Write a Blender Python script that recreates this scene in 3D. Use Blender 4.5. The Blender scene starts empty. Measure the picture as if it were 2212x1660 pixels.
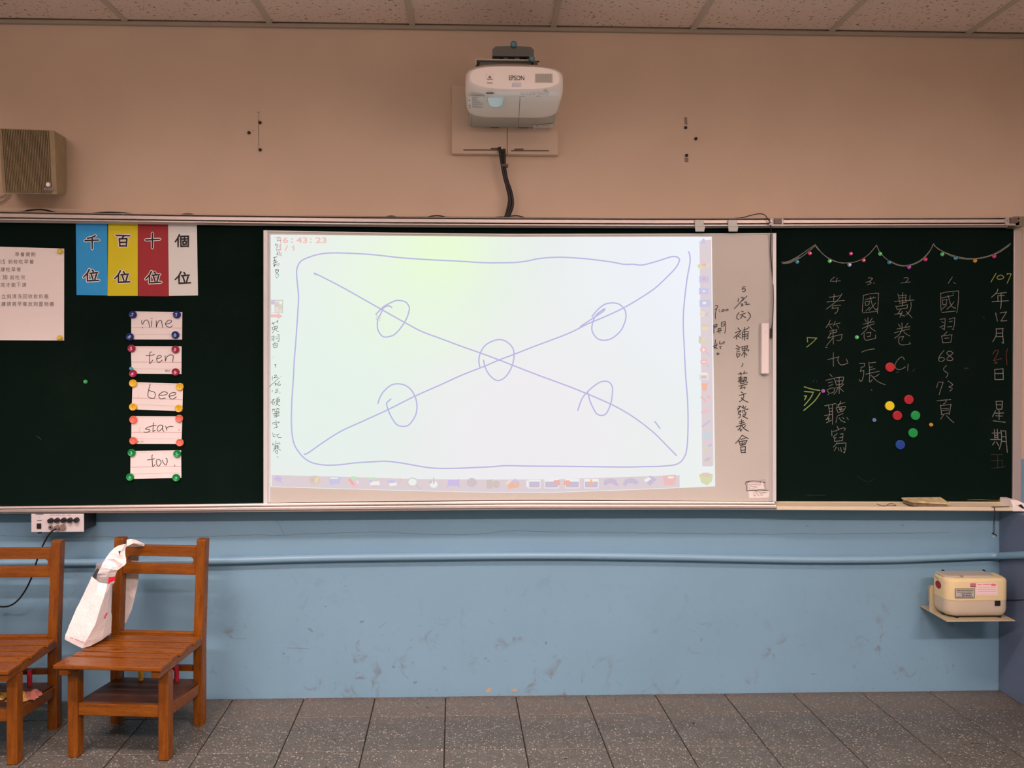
import bpy, math, random
from mathutils import Vector, Matrix
random.seed(7)
SC = bpy.context.scene
COL = SC.collection

# ---------------------------------------------------------------- camera
FPX, YAW, PITCH, ROLL, CX, CY, CD, CH = 1796.64, .0320, .0055, .0017, 1106.0, 785.03, 3.561, 1.447
_c, _s = math.cos(YAW), math.sin(YAW)
_X, _Y, _Z = Vector((_c, -_s, 0)), Vector((_s, _c, 0)), Vector((0, 0, 1))
_c, _s = math.cos(PITCH), math.sin(PITCH)
FWD, _ZP = _c * _Y - _s * _Z, _c * _Z + _s * _Y
_c, _s = math.cos(ROLL), math.sin(ROLL)
RGT, UPV = _c * _X + _s * _ZP, -_s * _X + _c * _ZP
CAMP = Vector((0, -CD, CH))
cam_d = bpy.data.cameras.new('camera')
cam = bpy.data.objects.new('camera', cam_d)
COL.objects.link(cam)
cam_d.sensor_width = 36.0
cam_d.lens = FPX / 2212 * 36.0
cam_d.shift_y = -(830 - CY) / 2212
cam_d.clip_start = .05
m = Matrix((RGT, UPV, -FWD)).transposed().to_4x4()
m.translation = CAMP
cam.matrix_world = m
SC.camera = cam

# ---------------------------------------------------------------- exposure, world, lamps
SC.view_settings.view_transform = 'Standard'
SC.view_settings.look = 'None'
SC.view_settings.gamma = 1
SC.view_settings.use_curve_mapping = False
SC.view_settings.exposure = 0.0
w = bpy.data.worlds.new('world')
SC.world = w
w.use_nodes = True
w.node_tree.nodes['Background'].inputs[0].default_value = (1, .8, .74, 1)
w.node_tree.nodes['Background'].inputs[1].default_value = .004
LAMPC = (1.0, .70, .655)
# rows of hanging fluorescent lamps, 1.2 m long, that throw most of their light down and some up
for (lx, ly, en, tilt) in ((-1.6, -1.6, 20, 0), (.4, -1.6, 18, 0), (-1.7, -3.4, 43, 3), (.4, -3.4, 40, 3), (2.2, -3.4, 50, 3), (-1.3, -5.3, 2, 10), (1.2, -5.3, 2, 10)):
    for up in (0, 1):
        ld = bpy.data.lights.new('hanging_lamp', 'AREA')
        ld.shape = 'RECTANGLE'
        ld.size, ld.size_y = 1.2, .18
        ld.energy = en * (.50 if up else 1.46)
        ld.color = LAMPC
        if ly > -2 and not up: ld.spread = math.radians(120)     # louvred front row
        lo = bpy.data.objects.new('hanging_lamp', ld)
        lo.location = (lx, ly, 2.52 + .03 * up)
        lo.rotation_euler = (math.pi if up else math.radians(tilt), 0, 0)
        COL.objects.link(lo)

# ---------------------------------------------------------------- helpers
def ray(u, v):
    return FWD * FPX + RGT * (u - CX) - UPV * (v - CY)
def aty(u, v, y):
    d = ray(u, v); return CAMP + d * ((y + CD) / d.y)
def atz(u, v, z):
    d = ray(u, v); return CAMP + d * ((z - CH) / d.z)

def lin(c):
    return tuple(((x / 255) / 12.92 if x <= 10 else ((x / 255 + .055) / 1.055) ** 2.4) for x in c)
LIGHT = (.83, .575, .505)
def T(r, g, b, k=1.0):                      # paint colour from how it looks under the pinkish lamps
    return tuple(min(.92, a / e * k) for a, e in zip(lin((r, g, b)), LIGHT))

MATS = {}
def mat(name, col, rough=.6, metal=0, spec=.5, emit=None, estr=1, alpha=None, trans=0, coat=0):
    m = bpy.data.materials.new(name)
    m.use_nodes = True
    b = m.node_tree.nodes['Principled BSDF']
    b.inputs['Base Color'].default_value = (*col, 1)
    b.inputs['Roughness'].default_value = rough
    b.inputs['Metallic'].default_value = metal
    b.inputs['Specular IOR Level'].default_value = spec
    if coat: b.inputs['Coat Weight'].default_value = coat; b.inputs['Coat Roughness'].default_value = .15
    if trans: b.inputs['Transmission Weight'].default_value = trans
    if emit:
        b.inputs['Emission Color'].default_value = (*emit, 1)
        b.inputs['Emission Strength'].default_value = estr
    MATS[name] = m
    return m
def nd(m, typ, **kw):
    n = m.node_tree.nodes.new(typ)
    for k, v in kw.items(): setattr(n, k, v)
    return n
def lk(m, a, b): m.node_tree.links.new(a, b)
def noise(m, scale, detail=3, rough=.5, vec=None, stretch=None, space='Object', dist=0):
    t = nd(m, 'ShaderNodeTexCoord'); n = nd(m, 'ShaderNodeTexNoise')
    n.inputs['Scale'].default_value = scale; n.inputs['Detail'].default_value = detail
    n.inputs['Roughness'].default_value = rough; n.inputs['Distortion'].default_value = dist
    src = t.outputs[space]
    if stretch:
        mp = nd(m, 'ShaderNodeMapping'); mp.inputs['Scale'].default_value = stretch
        lk(m, src, mp.inputs[0]); src = mp.outputs[0]
    lk(m, src, n.inputs['Vector'])
    return n
def ramp(m, fac, stops):
    r = nd(m, 'ShaderNodeValToRGB')
    els = r.color_ramp.elements
    while len(els) < len(stops): els.new(.5)
    for e, (p, c) in zip(els, stops):
        e.position = p; e.color = (*c, 1) if len(c) == 3 else c
    lk(m, fac, r.inputs[0]); return r
def mixc(m, fac, a, b, mode='MIX'):
    x = nd(m, 'ShaderNodeMix', data_type='RGBA', blend_type=mode)
    for s, v in ((0, fac), (6, a), (7, b)):
        if hasattr(v, 'type') and hasattr(v, 'is_linked'): lk(m, v, x.inputs[s])
        elif s == 0: x.inputs[0].default_value = v
        else: x.inputs[s].default_value = (*v, 1)
    return x.outputs[2]
def maprange(m, val, a, b, c=0, d=1):
    x = nd(m, 'ShaderNodeMapRange')
    lk(m, val, x.inputs[0])
    for i, v in enumerate((a, b, c, d)): x.inputs[i + 1].default_value = v
    return x.outputs[0]
def math_(m, op, a, b=None):
    x = nd(m, 'ShaderNodeMath', operation=op)
    for i, v in enumerate((a, b)):
        if v is None: continue
        if hasattr(v, 'is_linked'): lk(m, v, x.inputs[i])
        else: x.inputs[i].default_value = v
    return x.outputs[0]
def bsdf(m): return m.node_tree.nodes['Principled BSDF']
def setcol(m, sock): lk(m, sock, bsdf(m).inputs['Base Color'])
def bump(m, height, strength=.2, dist=.002):
    b = nd(m, 'ShaderNodeBump'); b.inputs['Strength'].default_value = strength; b.inputs['Distance'].default_value = dist
    lk(m, height, b.inputs['Height']); lk(m, b.outputs[0], bsdf(m).inputs['Normal'])
def mottle(m, col, amt=.12, scale=8, detail=4):
    n = noise(m, scale, detail)
    setcol(m, mixc(m, maprange(m, n.outputs[0], .3, .7), tuple(c * (1 - amt) for c in col), tuple(min(1, c * (1 + amt)) for c in col)))
    return n

class MB:
    def __init__(s): s.v = []; s.f = []; s.sm = []
    def add(s, vs, fs, smooth=False):
        o = len(s.v); s.v += [tuple(p) for p in vs]
        for f in fs: s.f.append([i + o for i in f]); s.sm.append(smooth)
        return s
    def box(s, x0, x1, y0, y1, z0, z1, M=None):
        P = [Vector((x, y, z)) for z in (z0, z1) for y in (y0, y1) for x in (x0, x1)]
        if M: P = [M @ p for p in P]
        return s.add(P, [(0, 2, 3, 1), (4, 5, 7, 6), (0, 1, 5, 4), (2, 6, 7, 3), (0, 4, 6, 2), (1, 3, 7, 5)])
    def hexa(s, P):   # 8 points ordered like box
        return s.add(P, [(0, 2, 3, 1), (4, 5, 7, 6), (0, 1, 5, 4), (2, 6, 7, 3), (0, 4, 6, 2), (1, 3, 7, 5)])
    def prism(s, poly, d):       # planar polygon extruded along vector d
        n = len(poly); a = [Vector(p) for p in poly]; b = [p + Vector(d) for p in a]
        return s.add(a + b, [list(range(n)), list(range(2 * n - 1, n - 1, -1))] + [(i, i + n, (i + 1) % n + n, (i + 1) % n) for i in range(n)])
    def cyl(s, p, q, r, n=16, r2=None, smooth=True, caps=True):
        p, q = Vector(p), Vector(q); d = (q - p).normalized()
        a = d.orthogonal().normalized(); b = d.cross(a); r2 = r if r2 is None else r2
        A = [p + (a * math.cos(t) + b * math.sin(t)) * r for t in (2 * math.pi * i / n for i in range(n))]
        B = [q + (a * math.cos(t) + b * math.sin(t)) * r2 for t in (2 * math.pi * i / n for i in range(n))]
        s.add(A + B, [(i, (i + 1) % n, (i + 1) % n + n, i + n) for i in range(n)], smooth)
        if caps: s.add(A, [list(range(n - 1, -1, -1))]); s.add(B, [list(range(n))])
        return s
    def tube(s, pts, r, n=8, caps=True):
        pts = [Vector(p) for p in pts]; rings = []
        up = Vector((0, 1, 0))
        for i, p in enumerate(pts):
            d = (pts[min(i + 1, len(pts) - 1)] - pts[max(i - 1, 0)]).normalized()
            a = d.cross(up)
            a = a.normalized() if a.length > .05 else d.orthogonal().normalized()
            b = d.cross(a)
            rings.append([p + (a * math.cos(t) + b * math.sin(t)) * r for t in (2 * math.pi * k / n for k in range(n))])
        vs = [q for R in rings for q in R]
        fs = [(i * n + k, i * n + (k + 1) % n, (i + 1) * n + (k + 1) % n, (i + 1) * n + k) for i in range(len(pts) - 1) for k in range(n)]
        s.add(vs, fs, True)
        if caps: s.add(rings[0], [list(range(n))]); s.add(rings[-1], [list(range(n - 1, -1, -1))])
        return s
    def loft(s, rings, smooth=True, closed=True, cap0=True, cap1=True):
        n = len(rings[0]); vs = [q for R in rings for q in R]
        k1 = n if closed else n - 1
        s.add(vs, [(i * n + k, i * n + (k + 1) % n, (i + 1) * n + (k + 1) % n, (i + 1) * n + k) for i in range(len(rings) - 1) for k in range(k1)], smooth)
        if closed and cap0: s.add(rings[0], [list(range(n - 1, -1, -1))])
        if closed and cap1: s.add(rings[-1], [list(range(n))])
        return s
    def ribbon(s, pts, wd, wd2=None):   # flat stroke on a plane facing -y: one strip per smooth run, each run a hair in front of the last
        P = [Vector(p) for p in pts]; wd2 = wd if wd2 is None else wd2
        if len(P) == 1: P.append(P[0] + Vector((wd * .2, 0, 0)))
        P = [p for i, p in enumerate(P) if i == 0 or (p - P[i - 1]).length > 1e-6]
        if len(P) < 2: return s
        runs = [[0]]
        for i in range(1, len(P) - 1):
            runs[-1].append(i)
            if (P[i] - P[i - 1]).normalized().dot((P[i + 1] - P[i]).normalized()) < .3: runs.append([i])
        runs[-1].append(len(P) - 1); N = len(P) - 1
        for R in runs:
            s.layer = getattr(s, 'layer', 0) + 1; off = Vector((0, -2.5e-5 * (s.layer % 12), 0)); m = len(R); vs = []
            W = [(wd + (wd2 - wd) * i / N) / 2 for i in R]
            D = [(P[R[min(k + 1, m - 1)]] - P[R[max(k - 1, 0)]]).normalized() for k in range(m)]
            def nn(d): return Vector((-d.z, 0, d.x))
            a, d = P[R[0]] + off, D[0]
            vs += [a - d * W[0] + nn(d) * W[0] * .35, a - d * W[0] - nn(d) * W[0] * .35]
            for k in range(m): vs += [P[R[k]] + off + nn(D[k]) * W[k], P[R[k]] + off - nn(D[k]) * W[k]]
            a, d = P[R[-1]] + off, D[-1]
            vs += [a + d * W[-1] + nn(d) * W[-1] * .35, a + d * W[-1] - nn(d) * W[-1] * .35]
            s.add(vs, [(2 * k, 2 * k + 1, 2 * k + 3, 2 * k + 2) for k in range(m + 1)])
        return s
    def poly(s, pts): return s.add(pts, [list(range(len(pts)))])
    def build(s, name, m=None, parent=None, bevel=0, seg=2, smooth=False, origin=None):
        me = bpy.data.meshes.new(name)
        me.from_pydata(s.v, [], s.f); me.update()
        me.polygons.foreach_set('use_smooth', [True if smooth else x for x in s.sm])
        o = bpy.data.objects.new(name, me); COL.objects.link(o)
        if m:
            for mm in (m if isinstance(m, (list, tuple)) else [m]): me.materials.append(mm)
        if parent is not None:
            o.parent = parent
        if bevel:
            bv = o.modifiers.new('bevel', 'BEVEL'); bv.width = bevel; bv.segments = seg; bv.limit_method = 'ANGLE'
            bv.harden_normals = False
        return o
def tag(o, label, cat, group=None, kind=None):
    o['label'] = label; o['category'] = cat
    if group: o['group'] = group
    if kind: o['kind'] = kind
    return o
def lab(o, label): o['label'] = label; return o
def empty(name, loc=(0, 0, 0), rz=0):
    o = bpy.data.objects.new(name, None); COL.objects.link(o)
    o.location = loc; o.rotation_euler = (0, 0, rz); o.empty_display_size = .05
    return o
def struct(o): o['kind'] = 'structure'; return o
def recenter(o):       # put the origin of a one-mesh thing inside it
    me = o.data; c = Vector((0, 0, 0))
    for v in me.vertices: c += v.co
    c /= len(me.vertices)
    me.transform(Matrix.Translation(-c)); o.location = o.location + c
    return o
def smoothpts(P, k=4):
    if len(P) < 3: return P
    out = []
    for i in range(len(P) - 1):
        p0, p1, p2, p3 = P[max(i - 1, 0)], P[i], P[i + 1], P[min(i + 2, len(P) - 1)]
        for j in range(k):
            t = j / k
            out.append(tuple(.5 * (2 * b + (c - a) * t + (2 * a - 5 * b + 4 * c - d) * t * t + (3 * b - a - 3 * c + d) * t ** 3) for a, b, c, d in zip(p0, p1, p2, p3)))
    out.append(P[-1]); return out
def parse(txt, ox=0, oy=0, sc=1):
    """strokes as 'x,y x,y ; x,y ...' measured on a crop with origin ox,oy and zoom sc"""
    R = []
    for st in txt.replace('\n', ' ').split(';'):
        p = [tuple(float(a) for a in q.split(',')) for q in st.split()]
        if p: R.append([(ox + a / sc, oy + b / sc) for a, b in p])
    return R
def strokes(mb, txt, tr, y, wd, k=3):
    for st in parse(txt, *tr):
        mb.ribbon([aty(u, v, y) for u, v in (smoothpts(st, k) if len(st) > 2 else st)], wd)
def clusters(sets, grow=2.2):
    S = [st for tr, t in sets for st in parse(t, *tr)]
    bb = [(min(p[0] for p in q) - grow, min(p[1] for p in q) - grow, max(p[0] for p in q) + grow, max(p[1] for p in q) + grow) for q in S]
    par = list(range(len(S)))
    def f(i):
        while par[i] != i: i = par[i]
        return i
    for i in range(len(S)):
        for j in range(i):
            a, b = bb[i], bb[j]
            if a[0] < b[2] and b[0] < a[2] and a[1] < b[3] and b[1] < a[3]: par[f(i)] = f(j)
    G = {}
    for i in range(len(S)): G.setdefault(f(i), []).append(S[i])
    return list(G.values())
def brush(mb, pts, y, w0, w1):          # tapering brush stroke, pixel points and pixel widths
    pts = smoothpts(pts, 4) if len(pts) > 2 else pts
    k = (CD + y) / FPX; mb.ribbon([aty(u, v, y) for u, v in pts], w0 * k, w1 * k)
_tm = {}
def glyphs(body, off=0.0, res=3):
    key = (body, off, res)
    if key not in _tm:
        cu = bpy.data.curves.new('glyph', 'FONT'); cu.body = body; cu.size = 1; cu.offset = off; cu.resolution_u = res
        cu.align_x = 'CENTER'; cu.align_y = 'CENTER'
        ob = bpy.data.objects.new('glyph', cu); COL.objects.link(ob)
        bpy.context.view_layer.update()
        me = bpy.data.meshes.new_from_object(ob.evaluated_get(bpy.context.evaluated_depsgraph_get()))
        _tm[key] = ([v.co.copy() for v in me.vertices], [list(p.vertices) for p in me.polygons])
        bpy.data.objects.remove(ob); bpy.data.curves.remove(cu); bpy.data.meshes.remove(me)
    return _tm[key]
def text(mb, body, u0, v0, u1, v1, y, off=0.0, rot=0, ref=None, shear=0):
    """print body into the pixel box u0..u1, v0..v1 on the plane y (ref: glyph set that fixes the box)"""
    V, F = glyphs(body, off); RV = glyphs(ref[0], ref[1])[0] if ref else V
    if not V: return
    x0, x1 = min(p.x for p in RV), max(p.x for p in RV); y0, y1 = min(p.y for p in RV), max(p.y for p in RV)
    a, b = aty(u0, v1, y), aty(u1, v0, y); c = (a + b) / 2; W, Hh = b.x - a.x, b.z - a.z
    out = []
    for p in V:
        X = ((p.x - x0) / (x1 - x0) - .5) * W; Z = ((p.y - y0) / (y1 - y0) - .5) * Hh
        X += shear * Z
        if rot: X, Z = X * math.cos(rot) - Z * math.sin(rot), X * math.sin(rot) + Z * math.cos(rot)
        out.append((c.x + X, y, c.z + Z))
    mb.add(out, F)
def rect(u0, v0, u1, v1, y): return [aty(u0, v1, y), aty(u1, v1, y), aty(u1, v0, y), aty(u0, v0, y)]
def quad(pts, y): return [aty(u, v, y) for u, v in pts]
# ================================================================ MATERIALS
M_wall = mat('wall_paint', T(163, 134, 115), .75, spec=.3)
def wall_material():
    m = M_wall
    g = nd(m, 'ShaderNodeNewGeometry'); sx = nd(m, 'ShaderNodeSeparateXYZ'); lk(m, g.outputs['Position'], sx.inputs[0])
    up = math_(m, 'GREATER_THAN', sx.outputs[2], 1.012)
    n1 = noise(m, 3, 5); cream = mixc(m, maprange(m, n1.outputs[0], .3, .7), CREAM, tuple(c * .93 for c in CREAM))
    n2 = noise(m, 2.2, 5); blue = mixc(m, maprange(m, n2.outputs[0], .3, .7), BLUE, tuple(c * .92 for c in BLUE))
    # scuffs: small dark smears, more of them low on the wall
    s1 = noise(m, 16, 4, .6, stretch=(1, 1, .75), dist=.8)
    s2 = noise(m, 5, 2, .5)
    low = maprange(m, sx.outputs[2], .62, .12)
    sc = math_(m, 'MULTIPLY', maprange(m, s1.outputs[0], .57, .70), maprange(m, s2.outputs[0], .42, .60))
    s3 = noise(m, 45, 2, .5, stretch=(.6, 1, 1.3))
    sc = math_(m, 'MAXIMUM', sc, math_(m, 'MULTIPLY', maprange(m, s3.outputs[0], .69, .74), .7))
    sc = math_(m, 'MULTIPLY', math_(m, 'MULTIPLY', sc, low), .6)
    blue = mixc(m, sc, blue, (.16, .15, .16))
    setcol(m, mixc(m, up, blue, cream))
    b = noise(m, 180, 3); b2 = noise(m, 9, 2)
    bump(m, math_(m, 'ADD', b.outputs[0], math_(m, 'MULTIPLY', b2.outputs[0], 3.0)), .16, .0015)
CREAM = (.69, .585, .455); BLUE = (.218, .432, .59)
wall_material()
M_trimw = mat('wall_angle', T(150, 124, 106), .6)
M_ctile = mat('ceiling_tile', T(160, 135, 122), .9, spec=.2)
def ctile():
    m = M_ctile
    t = nd(m, 'ShaderNodeTexCoord'); oi = nd(m, 'ShaderNodeObjectInfo')
    ad = nd(m, 'ShaderNodeVectorMath', operation='ADD'); lk(m, t.outputs['Object'], ad.inputs[0])
    cb = nd(m, 'ShaderNodeCombineXYZ'); r = math_(m, 'MULTIPLY', oi.outputs['Random'], 17.0)
    lk(m, r, cb.inputs[0]); lk(m, r, cb.inputs[1]); lk(m, cb.outputs[0], ad.inputs[1])
    v = nd(m, 'ShaderNodeTexNoise'); v.inputs['Scale'].default_value = 75; v.inputs['Detail'].default_value = 2; v.inputs['Distortion'].default_value = .6
    lk(m, ad.outputs[0], v.inputs['Vector'])
    pit = maprange(m, v.outputs[0], .625, .67)
    base = (.78, .70, .62)
    setcol(m, mixc(m, pit, base, tuple(c * .38 for c in base)))
    bump(m, math_(m, 'SUBTRACT', 1.0, pit), .5, .002)
ctile()
M_tbar = mat('ceiling_bar', (.52, .50, .43), .5)
# terrazzo
M_tile = mat('terrazzo', (.2, .2, .2), .38, spec=.4)
def terrazzo():
    m = M_tile
    t = nd(m, 'ShaderNodeTexCoord'); oi = nd(m, 'ShaderNodeObjectInfo')
    ad = nd(m, 'ShaderNodeVectorMath', operation='ADD'); lk(m, t.outputs['Object'], ad.inputs[0])
    cb = nd(m, 'ShaderNodeCombineXYZ'); r = math_(m, 'MULTIPLY', oi.outputs['Random'], 23.0)
    lk(m, r, cb.inputs[0]); lk(m, r, cb.inputs[1]); lk(m, cb.outputs[0], ad.inputs[1])
    def vor(scale, rnd=1):
        v = nd(m, 'ShaderNodeTexVoronoi'); v.inputs['Scale'].default_value = scale; lk(m, ad.outputs[0], v.inputs['Vector']); return v
    a, b = vor(125), vor(230)
    sa = nd(m, 'ShaderNodeSeparateColor'); lk(m, a.outputs['Color'], sa.inputs[0])
    sb = nd(m, 'ShaderNodeSeparateColor'); lk(m, b.outputs['Color'], sb.inputs[0])
    chipa = math_(m, 'MULTIPLY', math_(m, 'GREATER_THAN', sa.outputs[0], .80), math_(m, 'LESS_THAN', a.outputs['Distance'], .40))
    chipb = math_(m, 'MULTIPLY', math_(m, 'GREATER_THAN', sb.outputs[0], .62), math_(m, 'LESS_THAN', b.outputs['Distance'], .45))
    dark = math_(m, 'MULTIPLY', math_(m, 'GREATER_THAN', sb.outputs[1], .80), math_(m, 'LESS_THAN', b.outputs['Distance'], .45))
    base = mixc(m, oi.outputs['Random'], (.083, .088, .078), (.110, .112, .097))
    n = noise(m, 9, 4); base = mixc(m, maprange(m, n.outputs[0], .35, .65), base, (.078, .083, .075))
    # brown dust gathered along the foot of the wall
    g = nd(m, 'ShaderNodeNewGeometry'); sx = nd(m, 'ShaderNodeSeparateXYZ'); lk(m, g.outputs['Position'], sx.inputs[0])
    c = mixc(m, math_(m, 'MULTIPLY', chipb, .38), base, (.36, .37, .31))
    c = mixc(m, math_(m, 'MULTIPLY', chipa, .6), c, (.50, .51, .43))
    c = mixc(m, math_(m, 'MULTIPLY', dark, .6), c, (.09, .10, .09))
    dn = noise(m, 5, 5, .6)
    dust = math_(m, 'MULTIPLY', maprange(m, sx.outputs[1], -.30, -.06), maprange(m, dn.outputs[0], .25, .6))
    c = mixc(m, math_(m, 'MULTIPLY', dust, .55), c, (.215, .185, .14))
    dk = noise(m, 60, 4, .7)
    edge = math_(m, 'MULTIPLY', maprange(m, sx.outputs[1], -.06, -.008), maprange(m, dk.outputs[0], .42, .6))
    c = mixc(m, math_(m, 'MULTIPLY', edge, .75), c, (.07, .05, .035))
    setcol(m, c)
    rn = noise(m, 6, 3); lk(m, maprange(m, rn.outputs[0], .3, .7, .38, .55), bsdf(m).inputs['Roughness'])
terrazzo()
M_grout = mat('grout', (.022, .017, .013), .9)
M_alu = mat('anodised_aluminium', (.64, .61, .58), .38, metal=.35, spec=.5)
M_alud = mat('dull_aluminium', (.50, .48, .46), .45, metal=.4)
M_cream = mat('cream_plastic', T(232, 205, 180), .5)
M_green = mat('chalkboard_green', (.0035, .0105, .0085), .75, spec=.06)
def chalkb():
    m = M_green
    n = noise(m, 3, 5, .6); n2 = noise(m, 40, 4, .7)
    f = math_(m, 'MULTIPLY', maprange(m, n.outputs[0], .5, .75), maprange(m, n2.outputs[0], .3, .8))
    setcol(m, mixc(m, math_(m, 'MULTIPLY', f, .35), (.0022, .0105, .0075), (.014, .026, .020)))
chalkb()
M_wboard = mat('whiteboard_enamel', T(182, 158, 144), .3, spec=.4)
mottle(M_wboard, T(182, 158, 144), .03, 2)
M_chalk = mat('white_chalk', (.25, .28, .25), .95, spec=.1)
n_ = noise(M_chalk, 260, 3, .7); setcol(M_chalk, mixc(M_chalk, maprange(M_chalk, n_.outputs[0], .35, .62), (.08, .095, .085), (.34, .37, .33)))
M_chalky = mat('yellow_chalk', (.32, .40, .10), .95, spec=.1)
M_chalkg = mat('green_chalk', (.24, .40, .12), .95, spec=.1)
M_chalkp = mat('pink_chalk', (.16, .055, .06), .95, spec=.1)
M_chalkd = mat('faded_chalk', (.045, .045, .04), .95, spec=.1)
M_ink = mat('marker_ink', (.012, .012, .014), .5)
M_inkg = mat('faded_marker_ink', (.16, .17, .16), .5)
M_inkt = mat('teal_marker_ink', (.16, .85, .75), .5)
M_black = mat('black_plastic', (.012, .012, .013), .45)
M_rubber = mat('black_cable', (.010, .010, .011), .5)
M_paper = mat('paper', (.80, .83, .80), .8, spec=.2)
M_card = mat('card_paper', T(228, 196, 188), .8, spec=.2)
M_print = mat('printed_ink', (.20, .17, .16), .8)
M_pink = mat('pink_ruling', (.62, .30, .33), .8)
M_grey = mat('grey_ruling', (.50, .48, .46), .8)
def wood(name, st):
    m = mat(name, (.3, .1, .02), .32, spec=.28, coat=.06)
    oi = nd(m, 'ShaderNodeObjectInfo')
    n = noise(m, 7, 6, .62, stretch=st, dist=.5)
    n2 = noise(m, 45, 4, .6, stretch=st)
    f = math_(m, 'ADD', math_(m, 'MULTIPLY', n.outputs[0], .75), math_(m, 'MULTIPLY', n2.outputs[0], .25))
    c = ramp(m, f, [(.32, (.12, .034, .0030)), (.5, (.215, .070, .0055)), (.70, (.31, .112, .010))]).outputs[0]
    c = mixc(m, maprange(m, oi.outputs['Random'], 0, 1, .0, .35), c, (.13, .036, .007))
    setcol(m, c)
    lk(m, maprange(m, n2.outputs[0], .3, .7, .24, .40), bsdf(m).inputs['Roughness'])
    return m
M_wood = wood('varnished_wood', (1.2, 9, 9)); M_woodv = wood('varnished_wood_upright', (9, 9, 1.2))
M_wooddk = mat('dark_shelf_wood', (.09, .03, .012), .5)
mottle(M_wooddk, (.085, .033, .014), .25, 20)
M_steel = mat('steel_bracket', (.42, .42, .42), .4, metal=.8)

# ================================================================ ROOM
XL, XR, YB, ZC = -3.2, 2.95, -7.2, 2.8606
CXL = 2.245                                              # the low blue return on the right
o = MB().box(XL - .1, XR + .1, 0, .12, -.05, 3.0).build('wall_front', M_wall); struct(o); wall_front = o
struct(MB().box(XL - .12, XL, YB, 0, -.05, 3.0).build('wall_left', M_wall))
struct(MB().box(XR, XR + .12, YB, 0, -.05, 3.0).build('wall_right', M_wall))
M_back = mat('bounce_cut_brown', (.12, .09, .06), .9)  # unseen back wall, coloured dark to cut the bounce light
struct(MB().box(XL - .1, XR + .1, YB - .12, YB, -.05, 3.0).build('wall_back', M_back))
M_blueshade = mat('shaded_blue_paint', (.13, .19, .28), .7)  # darker blue on the return: shade painted into its colour
mottle(M_blueshade, (.125, .185, .28), .1, 5)
struct(MB().box(CXL, XR, -1.15, -.0005, 0, .80).build('trim_1', M_blueshade, bevel=.004))

def on_wall(name, mb, m): return mb.build(name, m, wall_front)
# hairline crack, pipe-coloured blisters and the two groups of plugged holes
M_crack = mat('crack', (.07, .10, .13), .9)
mb = MB()
st = [(0, 1158), (110, 1161), (220, 1160), (330, 1163), (500, 1158), (560, 1155), (590, 1158), (640, 1154.5), (700, 1153), (760, 1151), (830, 1149.5), (900, 1154), (980, 1156), (1030, 1155), (1065, 1151), (1080, 1148), (1130, 1147), (1200, 1150), (1330, 1151), (1400, 1152), (1560, 1154), (1680, 1154), (1800, 1154), (1880, 1153), (1960, 1152), (2060, 1151)]
P = []
for (a, b) in zip(st, st[1:]):
    n = max(1, int((b[0] - a[0]) / 9))
    for i in range(n): P.append((a[0] + (b[0] - a[0]) * i / n, a[1] + (b[1] - a[1]) * i / n + random.uniform(-.8, .8)))
mb.ribbon([aty(u, v, -.0008) for u, v in P], .0008)
mb.ribbon([aty(u, v, -.0008) for u, v in ((596, 1124), (604, 1135), (608, 1142), (613, 1155))], .0008)
on_wall('crack', mb, M_crack)
for grp in (((561.5, 265), (538, 287), (562, 324)), ((1481, 276), (1503, 300), (1483, 336))):
    for (u, v) in grp:
        p = aty(u, v, -.001)
        b = MB().cyl(p, p + Vector((0, -.006, 0)), .0072, 12, .006)
        b.cyl(p + Vector((0, -.006, 0)), p + Vector((.002, -.010, -.001)), .0035, 8)
        on_wall('wall_plug', b, M_black)
mb = MB()
for st, wd in ((((558.5, 243), (558, 262)), .0012), (((558, 270), (559, 300), (559, 316)), .0016), (((544, 283), (550, 282)), .0016),
               (((556, 243), (562, 242)), .0018)):
    mb.ribbon([aty(u, v, -.0009) for u, v in st], wd)
on_wall('pencil_mark', mb, mat('pencil_mark', (.16, .13, .11), .9))
mb = MB()
mb.poly(quad([(1478, 253), (1484, 253), (1485, 270), (1479, 268)], -.0009))
mb.poly(quad([(1479, 341), (1487, 341), (1487, 351), (1479, 350)], -.0009))
on_wall('bare_patch', mb, mat('bare_plaster', (.30, .24, .20), .95))
mb = MB()
for u, v, a, b in ((1057, 1491, 4, 5), (1052, 1494, 3, 3), (1112, 1492, 7, 3)):
    mb.poly([aty(u + a * math.cos(t), v + b * math.sin(t), -.0009) for t in (i * math.pi / 4 for i in range(8))])
on_wall('paint_chip', mb, mat('paint_chip', (.50, .40, .27), .9))
# a few distinct scuffs and knocks on the dado
M_sc = mat('scuff', (.19, .28, .37), .9)
mb = MB()
for u, v, a, b, r in ((778, 1466, 11, 4, .1), (671, 1362, 8, 3, .7), (896, 1475, 5, 4, 0), (1180, 1389, 3, 5, .3), (782, 1344, 7, 3, -.3),
                      (746, 1267, 2, 2, 0), (703, 1311, 2, 2, 0), (850, 1441, 3, 3, 0), (1050, 1423, 5, 2, .1), (2059, 1439.5, 1.6, 4.5, -.2),
                      (1744, 1137, 4, 2, .3), (1950, 1135, 3, 3, .2), (1515, 1383, 3, 4, .2), (165, 1243, 2, 2, 0), (613, 1412, 3, 4, -.4)):
    J_ = [random.uniform(.45, 1.15) for _ in range(10)]
    mb.poly([aty(u + (a * math.cos(t) * math.cos(r) - b * math.sin(t) * math.sin(r)) * j, v + (a * math.cos(t) * math.sin(r) + b * math.sin(t) * math.cos(r)) * j, -.0009) for t, j in zip((i * math.pi / 5 for i in range(10)), J_)])
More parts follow.
